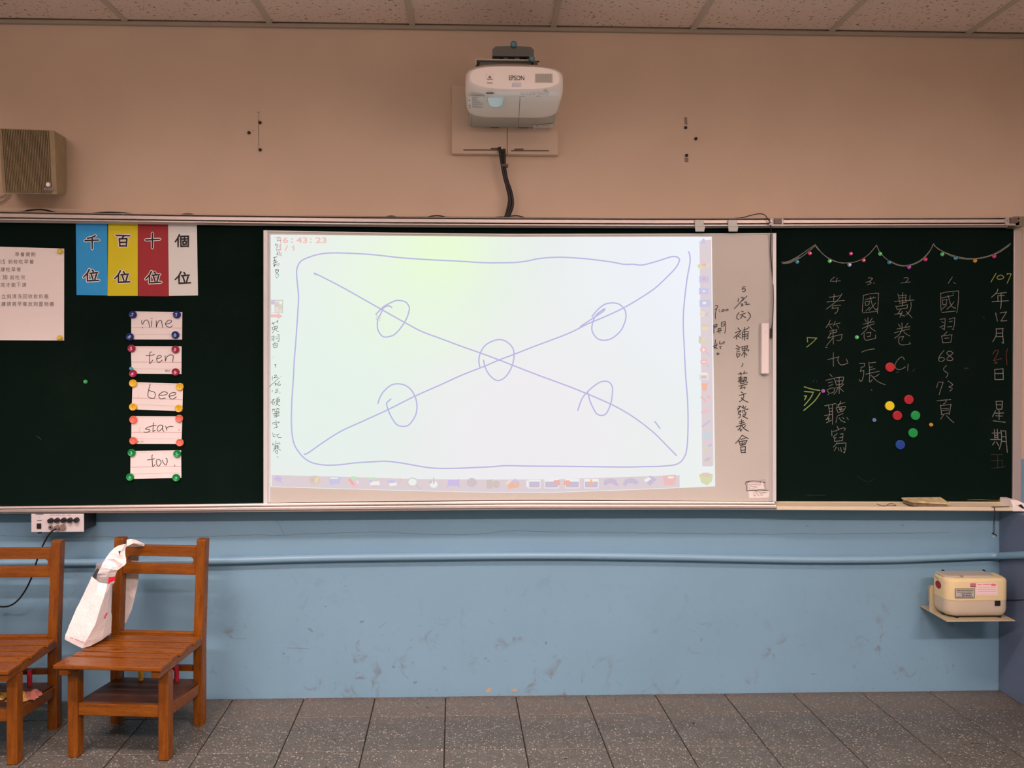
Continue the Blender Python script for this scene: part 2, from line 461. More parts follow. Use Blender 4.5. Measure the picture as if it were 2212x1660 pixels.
for st in (((620, 1400), (668, 1402)), ((508, 1380), (532, 1380)), ((862, 1440), (872, 1457), (882, 1467)), ((955, 1440), (968, 1449)), ((955, 1450), (964, 1440)),
           ((1055, 1340), (1066, 1348)), ((816, 1358), (835, 1345)), ((840, 1399), (841, 1410)), ((746, 1392), (747, 1408)), ((1172, 1312), (1180, 1330)),
           ((2195, 1250), (2202, 1260))):
    mb.ribbon([aty(u, v, -.0009) for u, v in st], .0011)
on_wall('scuff', mb, M_sc)

# base slab of the floor with every tile a piece of its own
floor = struct(MB().box(XL - .1, XR + .1, YB - .1, .1, -.06, -.0055).build('floor', M_grout))
XF, SH = -.7677, .0376
ys = [0, -.195] + [-.195 - .3 * k for k in range(1, 12)]
cache = {}
for r in range(len(ys) - 1):
    y1, y0 = ys[r], ys[r + 1]
    for k in range(-9, 13):
        if r > 7 and (k < -6 or k > 9): continue
        xa = XF + .3 * k
        if xa < XL - .05 or xa + .3 > XR + .25: continue
        g = .0022
        hw = (y1 - y0)
        key = round(hw, 3)
        if key not in cache:
            b = MB(); h = hw / 2
            def P4(gx, gy, z): return [Vector((sx * (.15 - gx) - SH * sy * (h - gy), sy * (h - gy), z)) for sx, sy in ((-1, -1), (1, -1), (1, 1), (-1, 1))]
            A, B_, C_ = P4(g, g, -.02), P4(g, g, -.0015), P4(g + .0016, g + .0016, 0)
            b.add(A + B_ + C_, [(0, 1, 5, 4), (1, 2, 6, 5), (2, 3, 7, 6), (3, 0, 4, 7), (4, 5, 9, 8), (5, 6, 10, 9), (6, 7, 11, 10), (7, 4, 8, 11), (8, 9, 10, 11)])
            o = b.build('floor_tile', M_tile, floor); cache[key] = o.data
        else:
            o = bpy.data.objects.new('floor_tile', cache[key]); COL.objects.link(o); o.parent = floor
        yc = (y0 + y1) / 2
        o.location = (xa + .15 - SH * yc, yc, random.uniform(-.0006, .0003))

# crumbs of dirt on the floor
mb = MB()
for u, v in ((923, 1529), (902, 1520), (705, 1658), (1330, 1513), (2088, 1522), (2099, 1531), (2100, 1606), (2167, 1626), (718, 1580), (724, 1600), (1222, 1639), (1498, 1563), (2112, 1608), (800, 1561), (1495, 1526)):
    p = atz(u, v, .001); a = random.uniform(.002, .004)
    mb.add([p + Vector((a * math.cos(t) * 1.5, a * math.sin(t), 0)) for t in (0, 1.2, 2.4, 3.7, 5)] + [p + Vector((0, 0, .002))], [(0, 1, 5), (1, 2, 5), (2, 3, 5), (3, 4, 5), (4, 0, 5)])
mb.build('dirt_speck', M_black, floor)

# ceiling: slab, tiles and T bars
ceil = struct(MB().box(XL - .1, XR + .1, YB - .1, .1, ZC + .03, ZC + .12).build('ceiling', M_tbar))
XC = -1.5119
b = MB(); e = .288
b.box(-e, e, -e, e, .003, .02)
tile_me = None
rows = [-.02, -.56] + [-.56 - .6 * k for k in range(1, 12)]
for r in range(len(rows) - 1):
    y1, y0 = rows[r], rows[r + 1]
    if y0 < YB - .3: break
    for k in range(-3, 8):
        xa = XC + .6 * k
        if r == 0:
            o = MB().box(-.288, .288, -(y1 - y0) / 2 + .003, (y1 - y0) / 2 - .003, .003, .02).build('ceiling_tile', M_ctile, ceil)
        elif tile_me is None:
            o = b.build('ceiling_tile', M_ctile, ceil); tile_me = o.data
        else:
            o = bpy.data.objects.new('ceiling_tile', tile_me); COL.objects.link(o); o.parent = ceil
        o.location = (xa + .3, (y0 + y1) / 2, ZC + random.uniform(0, .0015))
bar = None
for k in range(-3, 9):
    x = XC + .6 * k
    MB().box(x - .012, x + .012, YB, -.012, ZC - .002, ZC + .012).build('ceiling_rail', M_tbar, ceil)
for y in rows[1:]:
    if y > YB: MB().box(XL, XR, y - .012, y + .012, ZC - .0015, ZC + .012).build('ceiling_rail', M_tbar, ceil)
struct(MB().box(XL, XR, -.020, -.0005, ZC - .016, ZC - .001).build('trim_2', M_trimw, bevel=.002))

# painted conduit along the dado, bending round onto the low return
pts = [(-400, 1219), (0, 1217), (150, 1216), (450, 1212.5), (700, 1206), (1000, 1202), (1200, 1201), (1400, 1203), (1600, 1207), (1750, 1209.5), (1900, 1209), (2000, 1206), (2100, 1202), (2135, 1201)]
P = [aty(u, v, -.018) for u, v in smoothpts(pts, 4)]
z = P[-1].z
d_ = ray(2212, 1199.5); e_ = CAMP + d_ * ((CXL - .018) / d_.x)
P += [Vector((CXL - .032, -.020, z)), Vector((CXL - .021, -.030, z)), Vector((CXL - .018, -.045, z + .006)), e_, Vector((CXL - .018, -.4, e_.z + .05)), Vector((CXL - .018, -1.1, e_.z + .07))]
M_pipe = mat('blue_pipe_paint', BLUE, .35)
pipe = MB().tube(P, .0155, 14).build('conduit_pipe', M_pipe)
tag(pipe, 'pale blue painted conduit pipe running low along the blue wall', 'pipe')
# ================================================================ CHALKBOARD
YG, YW, YRAIL, YTRAY = -.045, -.075, -.10, -.13
def interp(tab, u):
    if u <= tab[0][0]: a, b = tab[0], tab[1]
    elif u >= tab[-1][0]: a, b = tab[-2], tab[-1]
    else:
        for a, b in zip(tab, tab[1:]):
            if a[0] <= u <= b[0]: break
    t = (u - a[0]) / (b[0] - a[0]); return a[1] + t * (b[1] - a[1])
TR_TOP = [(-300, 451.5), (0, 457), (250, 461.5), (430, 464.5), (740, 468), (1100, 471), (1480, 472), (1700, 471.6), (2140, 470.6), (2212, 470.2)]
TR_BOT = [(-300, 477), (0, 481), (250, 484), (540, 487.6), (840, 491), (1100, 492), (1440, 493.5), (1700, 492.6), (2212, 491.6)]
BR_TOP = [(-300, 1098), (0, 1094.5), (460, 1089), (640, 1086.3), (1120, 1081.5), (1560, 1083), (1700, 1083.8), (2212, 1084.6)]
BR_BOT = [(-300, 1112), (0, 1110), (460, 1107.5), (800, 1104.5), (1120, 1102), (1560, 1101.3), (1700, 1102.8), (2212, 1105)]
board = empty('chalkboard', aty(1106, 800, 0))
board.location.y = 0
board.location.z = .83
bpy.context.view_layer.update()
tag(board, 'long dark green chalkboard in an aluminium frame with chalk tray', 'chalkboard')
def part(mb, name, m, parent, **k):
    o = mb.build(name, m, parent, **k)
    if parent is not None: o.data.transform(Matrix.Translation(-parent.location))
    return o
def sub(mb, name, m, par, root, **k):        # a sub-part, given in world coordinates
    o = mb.build(name, m, par, **k); o.data.transform(Matrix.Translation(-root.location)); return o
XE = aty(2207, 800, -.05).x          # right end of the board
part(MB().box(-2.75, XE - .02, YG, -.004, .835, 2.045), 'board_surface', M_green, board)
def sweep(tabt, tabb, prof, u0, u1, n=26):
    """prof: list of (y, t); t 0 at the top edge, 1 at the bottom edge of the rail"""
    rings = []
    for i in range(n + 1):
        u = u0 + (u1 - u0) * i / n
        vt, vb = interp(tabt, u), interp(tabb, u)
        x = aty(u, vt, prof[len(prof) // 2][0]).x
        rings.append([Vector((x, y, aty(u, vt + t * (vb - vt), y).z)) for y, t in prof])
    return rings
def sweep_build(rings):
    b = MB(); n = len(rings[0]); vs = [q for R in rings for q in R]
    b.add(vs, [(i * n + k, (i + 1) * n + k, (i + 1) * n + (k + 1) % n, i * n + (k + 1) % n) for i in range(len(rings) - 1) for k in range(n)])
    b.add(rings[0], [list(range(n))]); b.add(rings[-1], [list(range(n - 1, -1, -1))])
    return b
prof = [(-.004, -.03), (-.094, -.03), (-.096, .03), (-.060, .045), (-.060, .15), (-.098, .16), (-.101, .19), (-.101, .49), (-.098, .52), (-.064, .525), (-.064, .61), (-.098, .62), (-.103, .65), (-.103, .75), (-.097, .79), (-.066, .81), (-.058, 1.0), (-.004, 1.02)]
part(sweep_build(sweep(TR_TOP, TR_BOT, prof, -300, 2200)), 'top_rail', M_alu, board)
# the lower rail, flat ribs on the left and a shallow tray on the right
prof = [(-.004, -.02), (-.047, -.02), (-.050, .0), (-.090, .05), (-.092, .20), (-.112, .30), (-.112, .33), (-.096, .345), (-.097, .40), (-.104, .42), (-.106, .58), (-.100, .60), (-.112, .625), (-.130, .72), (-.130, .76), (-.118, .80), (-.114, 1.0), (-.004, 1.0)]
part(sweep_build(sweep(BR_TOP, BR_BOT, prof, -300, 1676)), 'bottom_rail', M_alu, board)
prof = [(-.004, -.02), (-.044, -.02), (-.047, .02), (-.052, .12), (-.056, .16), (-.090, .50), (-.116, .62), (-.120, .56), (-.129, .56), (-.131, .62), (-.131, .95), (-.126, 1.0), (-.004, 1.0)]
M_tray = mat('tray_aluminium', T(214, 178, 146), .45, metal=.1)
part(sweep_build(sweep(BR_TOP, BR_BOT, prof, 1676, 2198, 8)), 'chalk_tray', M_tray, board)
# frame upright at the right end, end caps
a, b = aty(2186.8, 488, -.052), aty(2184, 1088, -.052)
part(MB().box(aty(2187, 800, YG).x, XE, -.052, -.004, b.z, a.z), 'side_frame', M_alud, board, bevel=.003)
a = aty(2186, 469, -.108)
cap = MB(); e0, e1 = aty(2187, 469, -.09), aty(2214, 491.5, -.09)
cap.prism([(e0.x, -.108, e0.z), (e1.x, -.108, e0.z), (e1.x + .004, -.108, e1.z + .012), (e1.x - .014, -.108, e1.z), (e0.x, -.108, e1.z)], (0, .104, 0))
part(cap, 'end_cap', mat('bronze_plastic', T(118, 98, 74), .5), board, bevel=.002)
cap = MB(); e0, e1 = aty(2187, 1082, -.13), aty(2214, 1105, -.13)
cap.prism([(e0.x, -.118, e0.z), (e0.x + .028, -.118, e0.z), (e1.x, -.130, e0.z - .014), (e1.x, -.134, e1.z), (e0.x, -.134, e1.z), (e0.x, -.134, e0.z - .022)], (0, .113, 0))
part(cap, 'end_cap', M_cream, board, bevel=.002)
part(MB().prism(quad([(2199, 1092), (2206, 1090), (2212, 1097), (2211, 1100)], -.1345), (0, -.001, 0)), 'tape_patch', M_black, board)
# carriers that ride in the top rail
def carrier(u0, v0, u1, v1):
    c = MB(); a, b = aty(u0, v1, -.11), aty(u1, v0, -.11)
    c.box(a.x, b.x, -.108, -.096, a.z, b.z)
    o = part(c, 'rail_latch', M_alud, board, bevel=.001)
    w_, h_ = b.x - a.x, b.z - a.z
    q = MB().box(a.x + w_ * .27, a.x + w_ * .82, -.116, -.1075, a.z + h_ * .28, b.z - h_ * .06)
    o2 = sub(q, 'latch_block', MATS.get('latch_grey') or mat('latch_grey', (.17, .14, .12), .5, metal=.4), o, board, bevel=.001)
    o3 = MB()
    for fx in (.12, .88): o3.cyl((a.x + w_ * fx, -.108, b.z - h_ * .4), (a.x + w_ * fx, -.112, b.z - h_ * .4), .0035, 10)
    sub(o3, 'rivet', M_steel, o, board)
carrier(1664, 472, 1693, 488.5)
carrier(2173, 470, 2203, 487)
# dust smears in the tray corners
mb = MB()
mb.ribbon([aty(u, v, YG - .0007) for u, v in ((2090, 1080.5), (2120, 1080), (2150, 1081.5), (2158, 1081.5))], .0022)
mb.ribbon([aty(u, v, YG - .0007) for u, v in smoothpts([(2158, 1079), (2163, 1077.5), (2164, 1080.5), (2160, 1083), (2158, 1080)])], .0022)
part(mb, 'chalk_dust', mat('yellow_dust', (.19, .16, .05), .95), board)
mb = MB()
for u, v, a_, b_ in ((1938.5, 804.5, 4, 1.2), (1973, 801, 2, 1.5), (1975.5, 796, 1, 1), (2087.5, 796, 5, 1.5), (2151, 784, 4, 3), (2125.5, 686, 1, 2.5), (2178, 549, .8, 2)):
    mb.poly([aty(u + a_ * math.cos(t), v + b_ * math.sin(t), YG - .0006) for t in (i * math.pi / 5 for i in range(10))])
part(mb, 'chalk_dust', mat('chalk_smear', (.035, .035, .022), .95), board)
mb = MB(); strokes(mb, "740,1010 790,1050 850,1065 900,1030", (1670, 780, 4.081), YG - .0006, .0012)
strokes(mb, "300,1188 380,1184 460,1186", (1670, 780, 4.081), YG - .0006, .0016)
strokes(mb, "380,785 410,800 425,822", (0, 780, 4.81), YG - .0006, .003)
part(mb, 'chalk_dust', M_chalkd, board)

# ---------------------------------------------------------------- chalk writing
A_, B_, C_, D_, E_, F_, G_ = (1770, 590, 8.3), (1920, 590, 8.3), (2052, 580, 8.3), (1720, 760, 8.3), (1760, 900, 16.6), (1840, 760, 8.3), (2052, 760, 6.148)
K_ = (1670, 460, 4.081)
YC = YG - .0009
def chalk(name_label, m, sets, wd=.0026):
    for g in clusters(sets):
        b = MB()
        for st in g: b.ribbon([aty(u, v, YC) for u, v in (smoothpts(st, 3) if len(st) > 2 else st)], wd)
        lab(part(b, 'chalk_character', m, board), 'part of the ' + name_label)
chalk('white chalk column reading 4 and a six character homework line', M_chalk, [
 (A_, "275,70 195,148 375,140 ; 318,88 300,172"),
 (A_, "175,438 380,408 ; 262,378 268,430 ; 262,430 250,515 ; 405,372 350,460 250,550 125,648 ; 135,522 450,492 ; 250,585 385,578 ; 250,580 225,635 ; 225,635 340,625 ; 338,625 320,690 285,730 ; 285,730 275,715"),
 (A_, "195,845 165,915 118,978 ; 150,930 235,915 ; 185,950 220,1000 ; 285,865 250,950 ; 265,925 370,895 ; 310,935 350,990 ; 180,1045 315,1015 ; 315,1015 300,1060 ; 185,1085 300,1062 ; 210,1075 150,1170 ; 150,1170 300,1125 400,1105 405,1120 390,1190 345,1215 315,1205 ; 245,1010 250,1275 ; 245,1160 180,1240 130,1305 ; 110,1332 140,1340"),
 (D_, "560,145 765,95 ; 765,85 745,140 755,190 790,230 830,238 915,212 ; 915,212 925,200 895,130 ; 665,20 665,265"),
 (D_, "600,402 645,448 ; 530,515 670,480 ; 575,560 650,540 ; 580,622 655,585 ; 550,690 590,748 ; 555,685 640,652 690,660 ; 690,665 665,730 590,748 ; 565,765 578,775 ; 680,475 720,600 ; 680,475 830,455 850,470 ; 850,470 840,520 815,575 ; 705,530 835,515 ; 720,600 850,580 ; 770,465 770,750 ; 745,650 720,710 675,768 ; 780,655 845,715 ; 700,652 800,630 845,590"),
 (D_, "510,972 705,932 ; 580,965 600,1130 ; 650,945 650,1305 ; 590,1020 645,1015 ; 595,1075 648,1068 ; 505,1145 650,1125 ; 600,1140 530,1225 ; 530,1225 605,1195 ; 570,1190 590,1260 ; 540,1278 630,1230 ; 720,960 870,912 ; 798,892 760,970 715,1010 ; 715,1010 750,1095 ; 745,1000 870,985 880,1000 855,1045 ; 750,1095 850,1060 ; 775,1010 790,1060 ; 810,1000 800,1060 ; 765,1040 840,1030 ; 745,1150 840,1110 ; 735,1170 712,1272 ; 770,1190 810,1240 875,1270 ; 875,1270 860,1250 ; 825,1180 855,1205 ; 905,1180 935,1225"),
 (E_, "800,355 850,460 ; 605,505 615,700 ; 650,545 800,500 900,450 1040,415 1095,440 1050,510 ; 800,620 700,700 ; 670,720 705,800 715,905 ; 710,790 770,760 ; 915,635 1010,620 ; 1010,625 1005,760 985,860 ; 890,765 1000,740 ; 715,900 1000,865 ; 800,950 750,1010 660,1105 ; 790,975 1120,950 ; 1120,950 1105,1150 1065,1310 ; 1065,1310 1020,1280 ; 770,1095 700,1235 ; 835,1115 870,1225 ; 925,1110 955,1265 ; 1035,1115 1060,1200")])
chalk('white chalk column headed 3 with four characters', M_chalk, [
 (A_, "875,88 940,92 950,108 885,158 ; 830,168 900,158 930,172 905,198 862,212 ; 970,180 985,186"),
 (A_, "790,405 780,550 768,705 ; 785,405 900,375 1040,362 1065,375 ; 1060,370 1052,560 1042,725 ; 785,718 1040,685 ; 820,475 1010,440 ; 820,520 828,585 ; 820,515 895,505 ; 900,505 885,570 ; 828,585 885,572 ; 830,685 905,610 ; 915,425 935,530 960,600 1000,650 1025,665 1030,640 ; 1010,535 965,590 890,672 ; 965,430 975,440"),
 (A_, "815,825 840,875 ; 870,800 870,950 850,1000 800,1060 750,1105 ; 950,808 900,885 ; 785,920 980,870 ; 770,995 870,950 990,910 ; 905,965 950,1010 1005,1045 ; 840,1075 925,1065 ; 925,1065 905,1140 ; 855,1140 905,1140 ; 805,1080 800,1150 815,1190 850,1208 1010,1170 ; 1010,1170 1005,1110"),
 (A_, "755,1420 850,1385 990,1360"),
 (F_, "130,212 230,208 ; 230,208 225,265 ; 165,285 225,268 ; 175,285 152,355 ; 155,355 215,335 ; 215,335 210,430 185,510 160,535 130,500 ; 305,185 322,395 ; 310,205 430,190 ; 320,285 370,270 ; 325,325 415,305 ; 250,405 380,375 495,352 ; 325,405 315,520 330,545 370,500 ; 350,425 420,500 500,555 600,595 ; 490,402 440,440 385,460 ; 345,680 362,695")])
chalk('white chalk column headed 2 and ending in C1', M_chalk, [
 (B_, "270,95 310,82 345,95 340,120 295,175 ; 220,182 385,160"),
 (B_, "162,375 178,430 190,520 ; 180,410 315,395 ; 315,395 305,440 300,490 ; 250,350 248,480 245,600 ; 100,510 455,485 ; 190,450 308,438 ; 190,545 320,520 ; 125,590 150,655 ; 125,605 335,570 ; 340,570 325,630 ; 150,655 330,628 ; 215,650 165,730 ; 105,742 240,722 ; 175,725 230,755 290,775 ; 240,690 200,795 ; 380,400 375,485 ; 395,520 400,600 375,680 330,735 305,750 ; 310,685 360,740 415,805"),
 (B_, "170,915 205,970 ; 235,895 235,1000 205,1080 160,1130 105,1168 ; 345,900 295,965 ; 145,1005 380,962 ; 100,1075 240,1035 370,1005 ; 265,1055 310,1095 375,1130 ; 185,1150 265,1138 ; 265,1138 235,1205 ; 185,1150 175,1230 200,1280 240,1292 320,1285 385,1270 ; 385,1270 370,1240"),
 (F_, "940,148 925,105 890,98 840,130 790,200 775,260 800,310 845,322 900,310 965,272 ; 1010,220 1002,345")])
chalk('white chalk column headed 1 with 68 to 73', M_chalk, [
 (B_, "1140,70 1065,185 ; 1160,170 1195,188"),
 (B_, "930,358 930,520 938,685 ; 930,370 1050,340 1255,322 ; 1250,325 1250,450 1235,600 1218,718 ; 950,708 1190,685 ; 940,450 1160,400 ; 958,485 970,572 ; 958,485 1045,478 ; 1045,478 1030,545 ; 970,575 1035,558 ; 955,650 1030,580 ; 1062,400 1100,540 1140,610 1190,638 ; 1190,638 1185,610 ; 1168,515 1120,580 1040,650 ; 1150,362 1160,375"),
 (B_, "915,835 1010,815 ; 1010,815 1005,920 995,1020 ; 995,1020 955,990 ; 945,875 980,890 ; 915,975 995,935 ; 1080,830 1185,800 ; 1182,800 1175,920 1155,1015 ; 1155,1015 1135,1005 ; 1080,875 1140,862 ; 1050,968 1130,962"),
 (B_, "1045,1055 985,1112 ; 945,1130 970,1255 ; 950,1130 1135,1108 ; 1132,1110 1110,1240 ; 1000,1172 1080,1165 ; 970,1255 1105,1242"),
 (B_, "990,1390 930,1460 895,1530 905,1580 950,1585 995,1560 990,1530 950,1515 900,1535 ; 1155,1440 1110,1405 1060,1410 1040,1450 1110,1500 1150,1545 1120,1570 1060,1568 1040,1540 1090,1490 1155,1440"),
 (F_, "1700,248 1660,285 1645,320 1665,350 1715,385 1722,415 1690,465 ; 1545,565 1520,645 ; 1550,545 1640,548 ; 1640,548 1600,660 1565,772 ; 1725,525 1800,580 1805,600 1745,630 ; 1745,640 1790,650 1800,670 1755,712"),
 (F_, "1525,882 1775,858 ; 1695,875 1680,915 1640,940 ; 1590,960 1610,1130 ; 1590,968 1780,945 ; 1780,945 1745,1130 ; 1615,1022 1735,1018 ; 1615,1060 1740,1045 ; 1600,1130 1750,1100 ; 1645,1135 1590,1215 ; 1700,1150 1760,1215 1830,1275")])
chalk('white chalk date column down the right edge', M_chalk, [
 (C_, "860,372 835,435 745,520 ; 830,455 1015,432 ; 860,490 975,488 ; 860,490 860,590 ; 755,600 1050,580 ; 915,440 920,600 908,720 ; 820,802 850,945 ; 900,800 1015,782 ; 1015,782 915,945 ; 915,945 1020,938 ; 830,1078 830,1190 800,1260 765,1318 ; 830,1088 955,1082 ; 950,1082 945,1190 960,1330 ; 960,1345 930,1330 ; 835,1165 945,1160 ; 830,1228 950,1222"),
 (G_, "595,235 598,370 ; 595,238 700,228 ; 705,228 708,370 ; 600,292 700,290 ; 598,372 710,370 ; 612,660 622,765 ; 612,660 697,658 ; 697,658 690,762 ; 620,705 692,708 ; 622,765 690,765 ; 605,785 565,865 ; 600,820 715,815 ; 652,782 652,905 ; 605,852 697,857 ; 575,920 733,938"),
 (G_, "590,1035 597,1165 ; 628,1030 637,1165 ; 560,1082 670,1080 ; 600,1112 630,1110 ; 603,1140 632,1138 ; 540,1168 670,1168 ; 597,1195 565,1240 ; 618,1200 650,1255 ; 675,1045 688,1130 678,1220 655,1298 ; 685,1055 740,1052 ; 740,1052 748,1200 762,1340 ; 688,1130 742,1135 ; 685,1188 745,1198")], .0034)
chalk('yellow chalk 107 above the date', M_chalky, [(C_, "828,88 735,245 ; 905,118 850,150 850,180 880,198 930,190 965,165 955,140 905,118 ; 1025,115 1030,95 1098,100 ; 1098,100 1060,190 1025,268")], .0034)
chalk('dim pink chalk 21 in the date', M_chalkp, [(C_, "770,1540 810,1480 860,1465 865,1490 840,1560 785,1650 ; 780,1655 920,1620 ; 1035,1440 1010,1520 1015,1660"), (G_, "752,100 757,180")])
chalk('faded last character of the date', M_chalkd, [(G_, "545,1368 700,1368 ; 635,1370 632,1545 ; 548,1450 695,1445 ; 695,1445 700,1540 ; 555,1552 735,1530"), (D_, "320,500 295,550 ; 360,520 365,548")])
garl = MB()
for s in ("75,435 130,430 220,385 300,330 365,285 ; 80,448 150,440 240,395 320,335 370,290 ; 90,442 140,436 230,390",
          "365,285 420,345 490,405 550,430 620,445 ; 370,280 440,365 520,415 600,440 700,438 780,410 850,360 912,285",
          "912,285 940,345 990,400 1040,435 1110,465 1180,468 1250,450 1320,410 1380,340 1412,275 ; 1040,430 1110,460 1180,464 1250,445 1320,402 1385,330 1415,272",
          "1415,275 1450,315 1530,355 1620,385 1700,400 1790,402 1900,380 1990,340 2095,270 ; 1420,290 1500,345 1600,392 1700,408 1800,405 1900,385 2000,345 2085,285"):
    strokes(garl, s, K_, YC, .0034, 4)
lab(part(garl, 'chalk_drawing', M_chalk, board), 'white chalk garland line in four swags')
b = MB(); strokes(b, "145,632 290,675 420,695 ; 145,715 310,728 ; 300,750 250,840 145,965 ; 430,740 350,860 250,960 135,1055 ; 145,795 185,795 ; 185,795 150,865", D_, YC, .0046)
strokes(b, "300,1100 385,1105 ; 385,1105 340,1150 295,1185 ; 300,1105 305,1140", K_, YC, .0034)
lab(part(b, 'chalk_drawing', M_chalkg, board), 'light green chalk arrow heads')

# ================================================================ WHITEBOARD
wb = empty('whiteboard', (aty(1120, 800, YW).x, YW, .84))
bpy.context.view_layer.update()
tag(wb, 'wide white board panel hung over the middle of the green chalkboard', 'whiteboard')
tl, tr_, br_, bl_ = aty(569, 498, YW), aty(1677, 504, YW), aty(1675.5, 1083, YW), aty(568.5, 1087.5, YW)
NX = 40
TABT = [(569, 498), (840, 503), (1100, 505.5), (1440, 505), (1677, 504)]
TABB = [(568, 1087.8), (640, 1085.6), (1120, 1080.4), (1300, 1080.6), (1560, 1083), (1677, 1083.5)]
us = [569 + (1677 - 569) * i / NX for i in range(NX + 1)]
b = MB(); r0 = [aty(u, interp(TABT, u), YW) for u in us]; r1 = [aty(u, interp(TABB, u), YW) for u in us]
back = Vector((0, .018, 0)); n = NX + 1
b.add(r0 + r1 + [p + back for p in r0] + [p + back for p in r1],
      [(i, n + i, n + i + 1, i + 1) for i in range(NX)] + [(2 * n + i, i, i + 1, 2 * n + i + 1) for i in range(NX)] + [(n + i, 3 * n + i, 3 * n + i + 1, n + i + 1) for i in range(NX)] + [(0, 2 * n, 3 * n, n), (n - 1, 2 * n - 1, 4 * n - 1, 3 * n - 1)])
part(b, 'panel', M_wboard, wb)
M_frame = mat('board_edge', T(206, 182, 172), .4, metal=.15)
def strip(name, ua, ub, va, vb, y0, y1, m, bev=.0012):
    p, q, r, s_ = aty(ua, va, y0), aty(ub, va, y0), aty(ub, vb, y0), aty(ua, vb, y0)
    o = MB().hexa([s_ , r, s_ + Vector((0, y1 - y0, 0)), r + Vector((0, y1 - y0, 0)), p, q, p + Vector((0, y1 - y0, 0)), q + Vector((0, y1 - y0, 0))])
    return part(o, name, m, wb, bevel=bev)
strip('side_frame', 569, 577.5, 497.5, 1088.5, -.088, -.074, M_frame)
strip('side_frame', 1669.5, 1677, 504, 1084, -.088, -.074, M_frame)
strip('cable_channel', 1661.5, 1668.3, 506, 1083, -.0765, -.074, mat('channel_grey', T(176, 150, 140), .5), 0)
strip('inner_edge', 579, 584.2, 503, 1086, -.0775, -.074, mat('edge_pinkish', T(200, 178, 172), .4), 0)
b = MB(); b.add([aty(u, interp(TABT, u) - .2, -.079) for u in us] + [aty(u, interp(TABT, u) + 2.2, -.079) for u in us], [(i, n + i, n + i + 1, i + 1) for i in range(NX)])
b.add([aty(u, interp(TABT, u) - .2, -.079) for u in us] + [aty(u, interp(TABT, u) - .2, -.0745) for u in us], [(i, i + 1, n + i + 1, n + i) for i in range(NX)])
part(b, 'top_edge', mat('edge_light', T(214, 196, 184), .4), wb)
# hooks over the rail
for u0 in (1501.5, 1573.5):
    h = MB(); a = aty(u0, 475, -.112); bq = aty(u0 + 22, 500, -.112); w_ = bq.x - a.x
    h.prism([(a.x, -.112, a.z), (a.x + w_ * .86, -.112, a.z), (a.x + w_ * .86, -.112, a.z - .026), (a.x + w_, -.112, a.z - .026), (a.x + w_ * .9, -.112, bq.z), (a.x + .003, -.112, bq.z), (a.x, -.112, a.z - .026)], (0, .008, 0))
    h.box(a.x + .001, a.x + w_ * .84, -.116, -.111, a.z - .027, a.z - .024)
    part(h, 'hanging_hook', mat('hook_plastic', T(190, 170, 158), .45) if 'hook_plastic' not in MATS else MATS['hook_plastic'], wb, bevel=.001)
